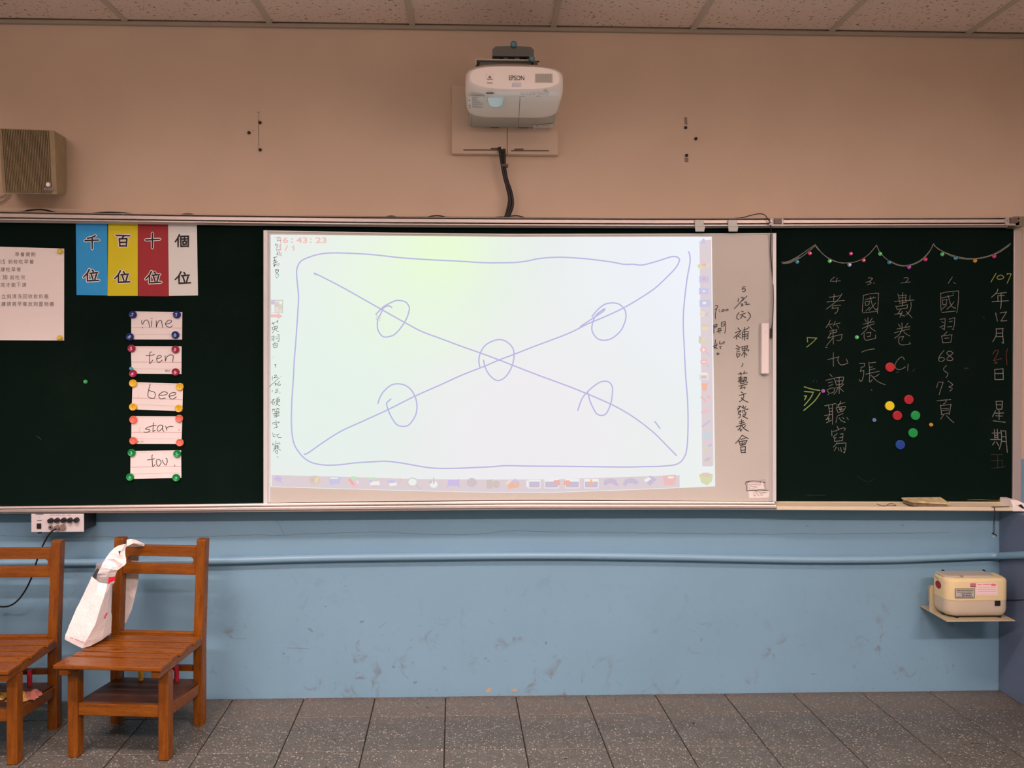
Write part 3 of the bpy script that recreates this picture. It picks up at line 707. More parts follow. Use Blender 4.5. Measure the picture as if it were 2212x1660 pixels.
# marker writing
YI = YW - .0022
H_, I_, J_, L1, L2, L3 = (1535, 610, 9.765), (1570, 770, 15.09), (1570, 870, 13.83), (575, 500, 15.09), (575, 690, 9.765), (575, 850, 11.067)
def ink(label, m, sets, wd):
    for g in clusters(sets, 1.2):
        b = MB()
        for st in g: b.ribbon([aty(u, v, YI) for u, v in (smoothpts(st, 3) if len(st) > 2 else st)], wd)
        lab(part(b, 'marker_character', m, wb), 'part of the ' + label)
ink('black marker column starting 5. 12/22 on the right', M_ink, [
 (H_, "735,95 680,98 ; 680,98 668,150 ; 668,150 715,135 735,165 715,195 672,198"),
 (H_, "592,340 578,410 ; 640,330 670,312 690,330 675,370 645,400 ; 645,400 690,375 ; 768,292 640,410 500,562 ; 640,460 670,458 680,475 645,500 ; 645,500 685,492 ; 715,425 750,415 760,430 740,468 ; 740,468 825,462"),
 (H_, "605,635 565,690 550,750 590,785 ; 650,610 690,622 ; 620,692 735,652 ; 668,685 650,740 625,770 ; 680,705 740,745 ; 790,628 835,680 835,740 770,820"),
 (H_, "575,960 612,1000 ; 515,1070 640,1015 ; 640,1015 590,1080 490,1170 ; 545,1130 545,1205 ; 635,1090 570,1140 ; 570,1140 635,1168 ; 690,1010 790,975 ; 720,950 720,1225 ; 795,940 820,965 ; 670,1050 670,1200 ; 670,1055 795,1035 ; 795,1035 785,1195 ; 785,1195 755,1185 ; 675,1105 785,1090 ; 675,1150 785,1130"),
 (H_, "545,1335 600,1360 ; 530,1400 625,1375 ; 555,1430 610,1410 ; 545,1475 610,1455 ; 545,1510 570,1585 ; 545,1515 625,1510 ; 625,1510 600,1560 570,1585 ; 660,1360 680,1450 ; 660,1360 785,1340 ; 785,1340 760,1430 ; 670,1400 775,1385 ; 680,1445 810,1425 ; 810,1425 790,1460 ; 725,1350 712,1585 ; 700,1480 650,1555 ; 725,1490 770,1545"),
 (I_, "510,225 530,250 510,300 475,335 ; 375,578 490,560 ; 445,520 475,615 ; 585,480 540,580 ; 560,555 665,545 ; 375,705 500,675 ; 440,650 445,740 ; 390,745 510,720 ; 440,750 370,835 ; 380,825 500,770 ; 470,760 455,895 ; 490,770 540,790 ; 420,850 540,810 ; 440,900 585,870 ; 545,700 650,690 ; 650,690 640,760 620,830 670,855 680,830 ; 595,670 590,770 540,840 ; 545,760 610,790 ; 400,975 670,905 ; 510,955 440,1055 ; 440,1055 600,1000 ; 600,1000 580,1065"),
 (I_, "460,1160 530,1200 ; 405,1280 625,1215 ; 540,1240 555,1310 510,1400 450,1465 400,1475 ; 465,1345 520,1400 580,1445 695,1500"),
 (J_, "345,115 410,105 370,170 320,225 ; 320,165 360,180 ; 440,125 500,170 560,195 635,205 ; 635,205 630,180 ; 490,90 500,140 ; 570,115 535,155 ; 345,260 430,245 ; 430,245 400,285 ; 345,300 395,285 ; 355,300 350,345 ; 350,350 410,345 ; 410,345 400,410 375,455 345,465 ; 475,240 470,300 ; 475,240 540,230 ; 540,230 540,290 590,310 ; 490,350 570,340 ; 570,340 530,400 480,425 ; 475,385 540,440 620,478"),
 (J_, "440,500 435,640 ; 370,575 500,545 ; 375,630 520,595 ; 280,725 430,675 560,640 ; 430,680 390,760 330,820 ; 390,760 410,860 ; 410,860 460,790 ; 450,690 500,760 580,820 655,855 ; 565,690 500,750"),
 (J_, "460,975 380,1090 260,1220 ; 460,975 550,1030 645,1075 ; 425,1100 550,1070 ; 355,1130 410,1290 ; 380,1165 610,1130 ; 610,1130 540,1260 ; 470,1160 470,1260 ; 425,1215 450,1250 ; 545,1175 500,1230 ; 405,1285 540,1255 ; 415,1325 430,1490 ; 420,1330 560,1315 ; 560,1315 545,1500 ; 430,1430 545,1410 ; 430,1490 560,1490")], .0029)
ink('black marker column reading 9:00 and start', M_ink, [
 (H_, "100,500 140,490 150,520 130,550 90,580 ; 130,550 105,640 105,775 ; 185,580 190,582 ; 178,615 185,618 ; 260,575 235,605 250,620 290,600 285,580 260,575 ; 345,570 320,590 335,605 370,590 365,570 345,570"),
 (H_, "68,905 70,1080 ; 65,910 130,885 135,920 90,965 ; 80,940 130,915 ; 230,850 230,930 ; 230,850 300,830 320,850 ; 320,850 315,980 300,1080 ; 240,885 290,875 ; 235,930 290,920 295,880 ; 155,985 225,970 ; 130,1040 240,1010 ; 170,990 160,1055 ; 205,985 195,1080"),
 (H_, "105,1215 95,1300 75,1380 ; 75,1380 150,1395 ; 135,1290 110,1370 75,1395 ; 50,1355 150,1320 ; 200,1240 190,1300 240,1295 ; 240,1295 290,1250 ; 290,1250 280,1305 ; 195,1365 235,1345 ; 195,1350 215,1410 ; 155,1490 130,1510 150,1530 180,1510 155,1490")], .0026)
YI = YW - .0042
ink('thin grey marker characters at the top left corner', M_inkg, [
 (L1, "300,212 410,185 ; 440,180 370,260 365,340 ; 365,290 470,295 ; 320,385 290,440 330,480 385,490 ; 300,430 390,425 340,480 ; 430,480 485,410 ; 305,550 380,530 ; 340,590 460,590 ; 340,600 340,640 ; 380,640 350,760 ; 380,650 440,640 425,720 490,735 490,690 ; 330,760 410,700 ; 400,770 450,770 505,805 ; 350,720 390,790"), (L3, "255,1510 300,1540")], .0014)
ink('small black marker characters and heart near the top left', M_ink, [
 (L1, "235,860 350,830 ; 265,850 280,950 300,1030 ; 230,970 330,940 ; 310,1010 375,985 ; 225,1045 330,1010 ; 240,1105 310,1095 ; 260,1070 280,1150 ; 250,1140 300,1080 ; 340,1085 360,1060 ; 390,1065 440,1070 ; 370,1115 410,1125 ; 340,1370 300,1300 300,1250 330,1240 350,1280 375,1245 400,1260 390,1320 340,1370")], .0021)
ink('teal marker heart under the black one', M_inkt, [(L1, "350,1525 305,1460 315,1400 360,1385 410,1410 400,1470 350,1525 ; 375,1435 395,1400 ; 360,1420 400,1420")], .0018)
ink('black marker column down the left edge with 12/26', mat('marker_ink_thin', (.035, .035, .037), .5), [
 (L2, "110,92 190,75 ; 140,62 150,120 ; 205,55 255,35 ; 232,20 240,85 ; 120,165 140,210 ; 125,175 235,145 ; 240,145 225,200 ; 115,225 240,185 ; 185,140 180,210 130,295 ; 190,215 230,250 265,262 ; 110,365 165,355 ; 168,355 160,450 145,460 ; 110,405 155,395 ; 110,440 150,430 ; 235,325 272,325 ; 270,325 268,465 240,460 ; 200,380 240,370 ; 205,415 245,405 ; 195,480 165,525 ; 140,520 160,600 ; 145,525 240,515 ; 240,515 225,595 ; 180,555 215,548 ; 160,600 225,592 ; 145,800 150,805 ; 175,955 205,950 195,975 ; 185,980 205,985 195,1015"),
 (L2, "130,1205 128,1290 ; 170,1185 215,1180 210,1200 160,1240 ; 160,1240 245,1220 ; 275,1235 70,1420 ; 180,1355 215,1350 185,1390 ; 185,1390 225,1385 ; 285,1305 235,1380 290,1395 300,1370 260,1370 ; 130,1500 125,1535 ; 195,1490 250,1470 ; 190,1520 245,1500 ; 180,1555 260,1530 ; 280,1560 295,1550 ; 308,1208 312,1214"),
 (L3, "135,165 215,135 ; 185,150 105,235 ; 140,205 155,270 ; 140,215 205,210 180,270 155,272 ; 250,120 310,105 ; 235,160 245,215 ; 240,160 325,145 ; 325,145 310,210 ; 245,185 315,175 ; 245,212 305,205 ; 280,120 270,230 230,298 ; 240,240 290,280 330,298"),
 (L3, "165,370 145,435 ; 160,395 220,375 ; 190,390 200,420 ; 270,355 245,395 ; 255,380 300,360 ; 285,370 315,400 ; 190,445 300,430 ; 300,430 305,470 ; 155,490 320,465 ; 190,500 300,485 ; 175,530 320,520 ; 185,570 300,545 ; 240,415 245,580 ; 225,650 240,670 ; 165,700 155,740 ; 165,710 310,685 285,715 ; 200,745 255,730 235,765 ; 235,765 260,800 240,830 ; 185,835 285,800"),
 (L3, "150,950 165,975 ; 160,1000 185,1050 220,1020 ; 185,985 220,980 ; 310,970 255,1000 ; 255,985 265,1035 310,1060 365,1055 ; 220,1145 235,1175 ; 160,1195 155,1245 ; 165,1225 320,1190 325,1225 ; 180,1265 290,1245 ; 190,1290 300,1275 ; 175,1330 310,1300 ; 215,1240 220,1310 ; 265,1235 270,1300 ; 240,1310 170,1390 ; 270,1320 345,1365 ; 220,1385 235,1435 ; 220,1385 270,1370 270,1440 235,1435")], .0018)
# worn stickers in the lower right corner
N_ = (1600, 1030, 27.65)
def npoly(b, s, y):
    for st in parse(s, *N_): b.poly([aty(u, v, y) for u, v in st])
b = MB(); npoly(b, "290,300 1470,150 1540,760 340,860", YW - .0008); lab(part(b, 'worn_sticker', mat('sticker_grey', T(168, 142, 134), .6), wb), 'grey label outlined in black marker')
b = MB(); npoly(b, "430,400 800,300 1330,350 1430,740 450,800", YW - .0012); npoly(b, "460,880 1690,860 1720,1260 500,1280", YW - .0004)
lab(part(b, 'worn_sticker', mat('sticker_pale', T(214, 184, 172), .6), wb), 'pale worn label')
b = MB(); strokes(b, "285,480 320,340 480,280 800,270 1100,300 1480,360 ; 290,330 420,330 540,290 ; 1150,330 1200,350 ; 350,860 760,820 900,830 1100,800 1350,810 1650,830 ; 1350,815 1520,830 ; 880,840 910,930 ; 330,520 350,830", N_, YW - .0016, .0019)
part(b, 'marker_outline', mat('brown_ink', (.05, .025, .02), .6), wb)
b = MB()
for s in ("470,465 620,500 850,480 1270,450", "600,520 610,600 760,590 980,580", "500,560 520,730 640,740", "760,660 990,680", "1030,520 1180,510", "620,385 980,370 1200,360",
          "900,900 1200,930 1580,940", "790,930 800,1140 900,1140", "900,980 1000,1060 1090,1150", "1130,1010 1320,1030", "1180,1110 1320,1115", "1330,960 1480,970", "1630,1220 1660,1230", "700,730 820,730"):
    strokes(b, s, N_, YW - .0016, .0012)
part(b, 'sticker_print', mat('sticker_ink', (.20, .13, .12), .7), wb)

# ================================================================ PROJECTED PICTURE (light thrown on the board by the projector)
def screen(name, col, k=1.0):
    c = lin(col)
    m = mat(name, (0, 0, 0), .5, spec=.12, emit=tuple(x * k for x in c), estr=1)
    return m
M_scr = screen('projected_white', (232, 240, 234))
def scr_nodes():
    m = M_scr
    g = nd(m, 'ShaderNodeNewGeometry')
    def blob(p, r0, r1):
        d = nd(m, 'ShaderNodeVectorMath', operation='DISTANCE'); lk(m, g.outputs['Position'], d.inputs[0]); d.inputs[1].default_value = p
        x = nd(m, 'ShaderNodeMapRange', interpolation_type='SMOOTHSTEP'); lk(m, d.outputs['Value'], x.inputs[0])
        for i, v in enumerate((r0, r1, 1, 0)): x.inputs[i + 1].default_value = v
        return x.outputs[0]
    c = lin((231, 238, 234))
    n = noise(m, 1.6, 3); c = mixc(m, maprange(m, n.outputs[0], .35, .65), c, lin((236, 240, 238)))
    c = mixc(m, blob(tuple(aty(1560, 560, YW)), .1, .95), c, lin((238, 242, 250)))
    c = mixc(m, blob(tuple(aty(1150, 950, YW)), .1, .75), c, lin((239, 236, 240)))
    c = mixc(m, math_(m, 'MULTIPLY', blob(tuple(aty(700, 800, YW)), .05, .6), .8), c, lin((228, 243, 234)))
    c = mixc(m, math_(m, 'MULTIPLY', blob(tuple(aty(905, 590, YW)), .0, .62), .8), c, lin((232, 250, 220)))
    c = mixc(m, math_(m, 'MULTIPLY', blob(tuple(aty(960, 520, YW)), .0, .30), .65), c, lin((233, 254, 208)))
    lk(m, c, bsdf(m).inputs['Emission Color'])
scr_nodes()
M_line = screen('projected_violet_line', (188, 184, 226))
M_bar = screen('projected_toolbar', (222, 207, 212))
M_red = screen('projected_red', (240, 192, 186))
COLS = dict(blue=(190, 194, 240), violet=(196, 180, 240), red=(250, 160, 140), orange=(252, 172, 130), yellow=(236, 222, 160), tan=(220, 200, 172), green=(176, 240, 176),
            pink=(240, 190, 198), white=(238, 240, 236), grey=(196, 188, 194), brown=(204, 186, 178), cyan=(164, 226, 234), lime=(214, 222, 150), purple=(190, 180, 214), salmon=(246, 180, 172), edge=(206, 208, 200), cream=(236, 226, 214))
SM = {k: screen('projected_' + k, tuple(x * .62 + y * .38 for x, y in zip(v, (224, 210, 214))) if k not in ('white', 'edge') else v) for k, v in COLS.items()}
ps = empty('projected_image', (aty(1060, 780, YW).x, YW - .001, aty(1060, 1060, YW).z))
bpy.context.view_layer.update()
tag(ps, 'bright projected drawing program window with violet crossed lines on the white board', 'projection')
YS = YW - .0010
top = [(584.5, 506.8), (840, 509.5), (1100, 512), (1440, 511.5), (1537.5, 511.6)]
bot = [(584.5, 1053), (760, 1058), (900, 1062), (1060, 1065), (1200, 1065), (1350, 1060), (1480, 1054.5), (1545, 1051.3)]
N = 48; b = MB()
rt, rb = [], []
for i in range(N + 1):
    f = i / N; ut = 584.5 + (1537.5 - 584.5) * f; ub = 584.5 + (1545 - 584.5) * f
    rt.append(aty(ut, interp(top, ut), YS)); rb.append(aty(ub, interp(bot, ub), YS))
b.add(rt + rb, [(i, N + 1 + i, N + 2 + i, i + 1) for i in range(N)])
part(b, 'lit_field', M_scr, ps)
b = MB(); bt = [(585, 1026.5), (760, 1031), (900, 1035.5), (1060, 1036.5), (1200, 1036), (1350, 1031), (1470, 1027)]
r0 = [aty(u, interp(bt, u), YS - .0003) for u in [587 + (1468 - 587) * i / N for i in range(N + 1)]]
r1 = [aty(u, interp(bot, u) - 1.6, YS - .0003) for u in [587 + (1468 - 587) * i / N for i in range(N + 1)]]
b.add(r0 + r1, [(i, N + 1 + i, N + 2 + i, i + 1) for i in range(N)])
tb = part(b, 'toolbar', M_bar, ps)
b = MB().poly(quad([(1511, 521), (1536, 518), (1541, 1005), (1538, 1008), (1517, 1008)], YS - .0003))
tb2 = part(b, 'toolbar', M_bar, ps)
# violet pen lines
T_, U_, V_, W_ = (620, 520, 4.809), (1060, 520, 4.809), (620, 720, 4.809), (1060, 720, 4.809)
def J(*sets):
    out = []
    for tr, s in sets: out += parse(s, *tr)[0]
    return out
lines = [
 J((T_, "50,1659 65,1450 75,1250 95,1000 118,650 118,550 105,420 100,330 110,270 150,210 250,165 360,137 480,128 650,132 850,143 1000,158 1200,180 1500,200 1800,215 2000,228 2160,232"),
   (U_, "60,231 250,228 380,212 500,187 650,175 780,175 1000,190 1250,222 1380,246 1480,246 1550,255 1620,245 1750,208 1850,175 1910,165 1950,180 1960,210 1920,285 1820,390 1700,500 1550,600 1380,700 1200,785 1000,870 820,960 600,1045 400,1120 250,1180 90,1240"),
   (V_, "2050,345 1820,435 1600,535 1330,655 1050,795 800,910 560,1020 370,1140 220,1245 180,1258")),
 J((V_, "50,697 45,900 52,1040 70,1140 110,1220 180,1300 270,1350 400,1372 550,1368 700,1350 900,1337 1030,1332 1200,1352 1400,1388 1550,1405 1760,1405 2000,1395 2150,1388"),
   (W_, "150,1378 400,1382 800,1385 1350,1392 1600,1388 1800,1382 1940,1360 2010,1290 2040,1180 2050,950 2045,700"), (U_, "2025,1400 2010,1100 2000,850 2010,650 2040,400 2070,230 2068,150 2055,118")),
 J((T_, "300,355 285,340 380,385 600,500 980,715 1220,850 1400,945 1600,1020 1800,1095 2000,1165"), (W_, "90,280 230,335 500,440 800,550 1000,630 1240,735 1400,820 1550,920 1700,1040 1800,1140 1930,1272")),
 J((T_, "925,765 1000,690 1080,645 1145,622 1225,635 1265,680 1270,720 1250,790 1215,860 1150,945 1090,990 1000,1000 950,940 938,880 945,810 970,770 1000,705 1050,678 1090,695")),
 J((T_, "2003,1312 1993,1250 2010,1165 2070,1080"), (U_, "70,1030 160,1048 230,1120 242,1210 215,1320 150,1420 70,1455"), (T_, "2110,1405 2060,1320 2042,1242")),
 J((V_, "945,730 965,670 1010,600 1095,535 1200,533 1280,580 1330,660 1350,750 1340,840 1300,915 1245,965 1155,960 1100,900 1055,810 1035,740 1045,715 1080,685")),
 J((U_, "1052,790 1120,710 1205,655 1320,655 1390,715 1405,790 1385,870 1340,950 1240,1025 1125,1028 1055,945 1060,850 1100,770 1180,710 1170,735 1080,795 930,895")),
 J((W_, "905,803 945,690 1000,615 1080,545 1150,505 1220,505 1260,550 1265,620 1245,740 1190,845 1110,845 1060,770 1030,700 1010,620")),
 J((W_, "1705,918 1758,990"))]
b = MB()
for L in lines: b.ribbon([aty(u, v, YS - .0005) for u, v in (smoothpts(L, 4) if len(L) > 2 else L)], .0056)
lab(part(b, 'pen_drawing', M_line, ps), 'violet pen outline, crossing lines and loops')
b = MB(); b.ribbon([aty(u, v, YS - .0008) for u, v in ((812.5, 680), (813.2, 691.5), (816, 688.5), (819, 693.5), (821.5, 692), (819.5, 688), (823.5, 687.5), (812.5, 680))], .0017)
part(b, 'mouse_cursor', screen('projected_cursor', (216, 196, 200)), ps)
b = MB()
def one(u0, u1, v0, v1):
    b.ribbon([aty(u1 - 1.6, v0, YS - .0006), aty(u1 - 1.6, v1, YS - .0006)], .0052); b.ribbon([aty(u1 - 2, v0 + .8, YS - .0006), aty(u0, v0 + 3.4, YS - .0006)], .0034)
one(602.5, 608, 513.5, 524.5); one(602.5, 608, 531.4, 540.8); one(630.5, 636, 531.4, 540.8)
for s, u0, u1 in (("6", 611, 622.8), (":", 628.5, 632.5), ("43", 640, 664), (":", 669.5, 673.5), ("23", 681.5, 705.5)):
    text(b, s, u0, 512.8 if s != ':' else 515, u1, 525.5 if s != ':' else 525.2, YS - .0006, .02)
for s, u0, u1 in (("/", 614.5, 622.5),): text(b, s, u0, 530.4, u1, 541.8, YS - .0006, .02)
lab(part(b, 'clock_text', M_red, ps), 'faint red projected clock digits and page count')
ICO = {}
def shape(par, col, pts, dy=0.0):
    b = MB().poly(quad(pts, YS - .0007 - dy))
    return sub(b, 'icon', SM[col], par, ps)
def ell(u, v, a, b_, n=14, rot=0): return [(u + a * math.cos(t) * math.cos(rot) - b_ * math.sin(t) * math.sin(rot), v + a * math.cos(t) * math.sin(rot) + b_ * math.sin(t) * math.cos(rot)) for t in (2 * math.pi * i / n for i in range(n))]
def rc(u0, v0, u1, v1): return [(u0, v1), (u1, v1), (u1, v0), (u0, v0)]
# side panel on the left edge
for j_, (col, p) in enumerate((('edge', rc(585, 648, 611.5, 677)), ('white', rc(586, 650, 593, 676)), ('violet', rc(585.5, 650, 593, 658)), ('cream', rc(594, 650, 602, 654)), ('pink', rc(594, 655, 602, 661)), ('cream', rc(594, 663, 602, 675)),
               ('white', rc(603, 650, 609.5, 658)), ('lime', rc(603, 660, 609.5, 667)), ('cream', rc(603, 668, 609.5, 676)),
               ('salmon', [(584.6, 679.5), (599, 679.5), (599, 676), (610.5, 683.5), (600, 689.5), (599, 686), (584.6, 686)]))):
    b = MB().poly(quad(p, YS - .0004 - .0001 * j_)); part(b, 'icon', SM[col], ps)
def ic(par, items):
    for j, (col, p) in enumerate(items): shape(par, col, p, .0001 * j)
ic(tb, [('violet', [(590, 1034), (600, 1028), (611, 1034), (606, 1037), (612, 1046), (606, 1042), (596, 1039)]),
 ('tan', ell(679.5, 1038.5, 13, 11)), ('grey', rc(671.5, 1033, 678, 1043)), ('yellow', [(680, 1044), (686, 1043), (688.5, 1032), (681.5, 1032)]),
 ('blue', [(712, 1048), (733, 1046), (737, 1031), (710, 1030)]), ('white', rc(713, 1032, 730, 1035)),
 ('red', [(751, 1036), (757, 1034), (768, 1048), (761, 1049)]), ('pink', ell(767, 1051, 6, 4)), ('green', ell(764, 1033, 7, 3.5)), ('white', [(769, 1037), (776, 1043), (772, 1044)]),
 ('white', [(798, 1041), (819, 1040), (821, 1048), (800, 1049)]), ('green', ell(806, 1035, 7, 3.5)), ('pink', ell(809, 1052, 7, 3.5)), ('blue', rc(798, 1038, 804, 1043)),
 ('blue', [(837, 1043), (853, 1043), (853, 1037), (838, 1038)]), ('white', [(842, 1051), (858, 1049), (856, 1043), (840, 1045)]), ('orange', [(862, 1046), (864, 1034), (866, 1034), (864, 1046)]),
 ('edge', ell(891, 1042, 11.5, 10)), ('white', ell(891, 1042, 9, 7.8)), ('grey', [(899, 1048), (909, 1056), (907, 1057), (898, 1050)]),
 ('white', ell(937, 1047, 8.5, 7.5)), ('grey', [(935, 1045), (939, 1045), (938, 1032), (936, 1032)]), ('grey', ell(930, 1042, 3, 3)),
 ('violet', [(966, 1055), (968, 1036), (974, 1038), (979, 1037), (985, 1038), (992, 1035), (993, 1054), (987, 1050), (979, 1051), (971, 1050)]),
 ('grey', ell(1019, 1043, 11, 10)), ('brown', ell(1020, 1041, 5, 5.5)),
 ('brown', [(1051, 1056), (1064, 1056), (1064, 1036), (1051, 1037)]), ('brown', ell(1072, 1047, 8, 8.5)),
 ('orange', [(1098, 1057), (1121, 1053), (1122, 1044), (1110, 1036), (1097, 1048)]), ('cream', [(1092, 1044), (1103, 1034), (1105, 1040), (1096, 1048)]), ('blue', [(1104, 1042), (1113, 1034), (1122, 1042), (1115, 1042), (1114, 1050), (1112, 1050), (1111, 1042)])])
for u in (1141.5, 1176, 1221, 1262):
    ic(tb, [('white', rc(u, 1037 - (0 if u < 1150 else 2), u + (26 if u < 1150 else 31), 1055.5)), ('purple', rc(u + 1.6, 1041, u + (24.5 if u < 1150 else 29.5), 1053.8))])
ic(tb, [('white', rc(1137, 1038.5, 1140.5, 1053)), ('red', [(1191, 1044), (1198, 1038), (1209, 1038), (1210, 1048), (1198, 1049)]), ('red', [(1218, 1039), (1228, 1038), (1236, 1043.5), (1228, 1049), (1218, 1048)]),
 ('orange', rc(1275, 1036, 1279, 1052)), ('orange', rc(1269, 1042, 1285.5, 1046)),
 ('purple', [(1303, 1045), (1306, 1038), (1316, 1034), (1329, 1036), (1338, 1050), (1330, 1050), (1324, 1045), (1314, 1045), (1308, 1050)]),
 ('purple', [(1345, 1047), (1350, 1037), (1362, 1033), (1374, 1036), (1380, 1044), (1372, 1048), (1366, 1044), (1356, 1045), (1351, 1051)]),
 ('purple', [(1389, 1037), (1404, 1050), (1419, 1036), (1405, 1028)]), ('white', [(1390, 1037), (1396, 1043), (1407, 1035), (1401, 1031)]),
 ('salmon', [(1431, 1028), (1459, 1026), (1461, 1036), (1456, 1049), (1435, 1049)]), ('white', rc(1443, 1030, 1455, 1034))])
ic(tb2, [('blue', [(1514, 522), (1519.5, 514.5), (1525, 521), (1521, 527), (1516, 527)]), ('yellow', ell(1513.5, 578, 4, 4)), ('lime', ell(1510, 575, 3, 4)), ('orange', ell(1521, 572, 5, 3)), ('yellow', ell(1529.5, 573, 3, 4)),
 ('blue', rc(1510.5, 596.5, 1532, 611)), ('red', ell(1521, 603, 4, 4)), ('blue', rc(1510, 622, 1531, 636.5)), ('white', [(1518.5, 626.5), (1518.5, 632), (1524.5, 629.3)]), ('blue', rc(1511, 648, 1534, 663)), ('white', rc(1518, 652.5, 1525, 657.5)),
 ('cream', ell(1517, 679, 6, 6)), ('yellow', ell(1517, 679, 3.5, 3.5)), ('grey', [(1521, 680), (1531, 674), (1527, 684)]), ('tan', ell(1522.5, 704, 9, 4)), ('yellow', [(1514.5, 706), (1531, 706), (1527, 713.5), (1518, 713.5)]),
 ('tan', [(1509.5, 725), (1516, 729), (1516, 743), (1509.5, 742)]), ('yellow', [(1515, 738), (1522, 727), (1524, 729), (1517, 741)]), ('lime', rc(1514, 739, 1534, 742.5)),
 ('salmon', ell(1520, 756, 8, 6.5)), ('white', rc(1516, 755, 1524, 757)), ('white', rc(1519, 752, 1521, 760)), ('salmon', ell(1520.5, 782, 8, 6.5)), ('white', rc(1516.5, 781, 1524.5, 783.2)), ('grey', [(1527, 761), (1534, 768), (1532, 769), (1525, 763)]), ('grey', [(1527, 787), (1534, 793), (1532, 794.5), (1525, 789)]),
 ('cream', rc(1510.5, 807.5, 1531, 821)), ('white', rc(1511, 806, 1528, 809.5)), ('brown', rc(1515, 812, 1526, 818)), ('orange', [(1515, 829), (1529, 828), (1526, 845), (1518, 845)]),
 ('salmon', [(1512, 858), (1516, 856), (1528, 868), (1524, 871)]), ('salmon', ell(1531, 858, 4, 4)), ('pink', [(1513, 892), (1517, 887), (1536, 883), (1536, 888), (1520, 896)]),
 ('purple', [(1514, 922), (1533, 908), (1536, 910), (1518, 923)]), ('cyan', [(1515, 944), (1533, 933), (1537, 937), (1519, 949)]), ('lime', [(1518, 972), (1528, 963), (1531, 967), (1521, 975)]), ('violet', [(1528, 963), (1537, 958), (1538, 962), (1531, 967)]),
 ('brown', [(1519, 998), (1526, 990), (1537, 988), (1531, 996)])])
for col, p in (('lime', [(1510, 1027), (1540, 1027), (1538, 1040), (1527, 1049.5), (1515, 1043)]), ('tan', [(1509.5, 1027), (1518, 1022), (1528, 1021.5), (1541, 1026), (1527, 1031.5)])):
    part(MB().poly(quad(p, YS - .0004 - (.0002 if col == 'tan' else 0))), 'icon', SM[col], ps)
# ================================================================ PAPERS AND MAGNETS ON THE LEFT BOARD
def sheet(name, pts, m, y, label, cat, group=None, th=.0008, curl=0):
    tl, tr, br, bl = [Vector((aty(u, v, y).x, y, aty(u, v, y).z)) for u, v in pts]
    n, k = 8, 6; b = MB(); vs = []
    for j in range(k + 1):
        for i in range(n + 1):
            s, t = i / n, j / k
            p = (tl * (1 - s) + tr * s) * (1 - t) + (bl * (1 - s) + br * s) * t
            p.y -= curl * (math.sin(s * 3.1) * math.sin(t * 3.1) * .5 + random.uniform(-.05, .05))
            vs.append(p)
    F = [(j * (n + 1) + i, (j + 1) * (n + 1) + i, (j + 1) * (n + 1) + i + 1, j * (n + 1) + i + 1) for j in range(k) for i in range(n)]
    b.add(vs, F, True)
    vb = [p + Vector((0, th, 0)) for p in (tl, tr, br, bl)]
    vf = [tl, tr, br, bl]
    b.add(vf + vb, [(0, 4, 5, 1), (1, 5, 6, 2), (2, 6, 7, 3), (3, 7, 4, 0)])
    root = empty(name, (tl + tr + br + bl) / 4)
    bpy.context.view_layer.update()
    part(b, 'paper_sheet', m, root)
    tag(root, label, cat, group); return root
YP = YG - .0014
strips = [('blue', (163.8, 481.6), (231.8, 482.6), (232.2, 638.5), (165.3, 637.5), (30, 130, 178), '千', (199.2, 520), (197, 596.5)),
          ('yellow', (233.9, 483.2), (297.5, 483.7), (297.7, 639.6), (232.4, 639.6), (205, 170, 8), '百', (266, 520.5), (264, 599)),
          ('red', (297.9, 484), (362.8, 484.7), (364.6, 640.6), (299, 640), (152, 26, 34), '十', (330, 518.8), (330.6, 600)),
          ('white', (363.1, 484), (425.2, 484.3), (427.7, 638.5), (364.9, 639.6), (216, 198, 200), '個', (394, 520), (395, 601))]
GL = {'blue': "990,335 960,350 908,362 ; 885,386 1028,379 ; 958,355 958,470",
      'yellow': "1208,331 1350,335 ; 1285,338 1265,365 ; 1240,366 1246,445 ; 1240,367 1318,365 ; 1318,365 1312,445 ; 1245,405 1312,402 ; 1245,440 1312,440",
      'red': "1515,378 1660,371 ; 1583,310 1583,460",
      'white': "1864,325 1846,360 1820,398 ; 1850,365 1850,450 ; 1878,342 1880,448 ; 1878,342 1955,339 ; 1955,339 1955,448 ; 1880,444 1955,443 ; 1892,370 1942,368 ; 1917,352 1917,390 ; 1900,393 1902,424 ; 1900,393 1935,391 ; 1935,391 1934,424 ; 1902,423 1934,422",
      'wei': "927,685 906,725 868,765 ; 908,725 908,808 ; 960,693 973,712 ; 935,726 1015,718 ; 950,740 966,787 ; 1002,735 985,792 ; 922,803 1028,798"}
M_outl = mat('glyph_outline_white', T(226, 208, 204), .7)
M_glyph = mat('glyph_black', (.012, .010, .012), .6)

for c, tl, tr, br, bl, rgb, g, p1, p2 in strips:
    y = YP - .0006 * ('blue yellow red white'.split().index(c))
    r = sheet('place_value_strip', (tl, tr, br, bl), mat('strip_' + c, T(*rgb), .55), y, c + ' paper strip with two black outlined characters in the row of four strips', 'paper strip', 'place value strips', curl=.0006)
    bo, bb = [MB(), MB()], [MB(), MB()]
    dx, dy = {'blue': (0, 0), 'yellow': (322, 15), 'red': (645, 20), 'white': (952, 25)}[c]
    chars = [parse(GL[c], 0, 440, 4.809), parse(GL['wei'], dx / 4.809, 440 + dy / 4.809, 4.809)]
    for k in (0, 1):
        for st in chars[k]:
            brush(bb[k], st, y - .0014, 3.6, 2.9)
            brush(bo[k], st, y - .0010, 6.8, 6.3)
        if c != 'white': part(bo[k], 'character_outline', M_outl, r)
        part(bb[k], 'character', M_glyph, r)
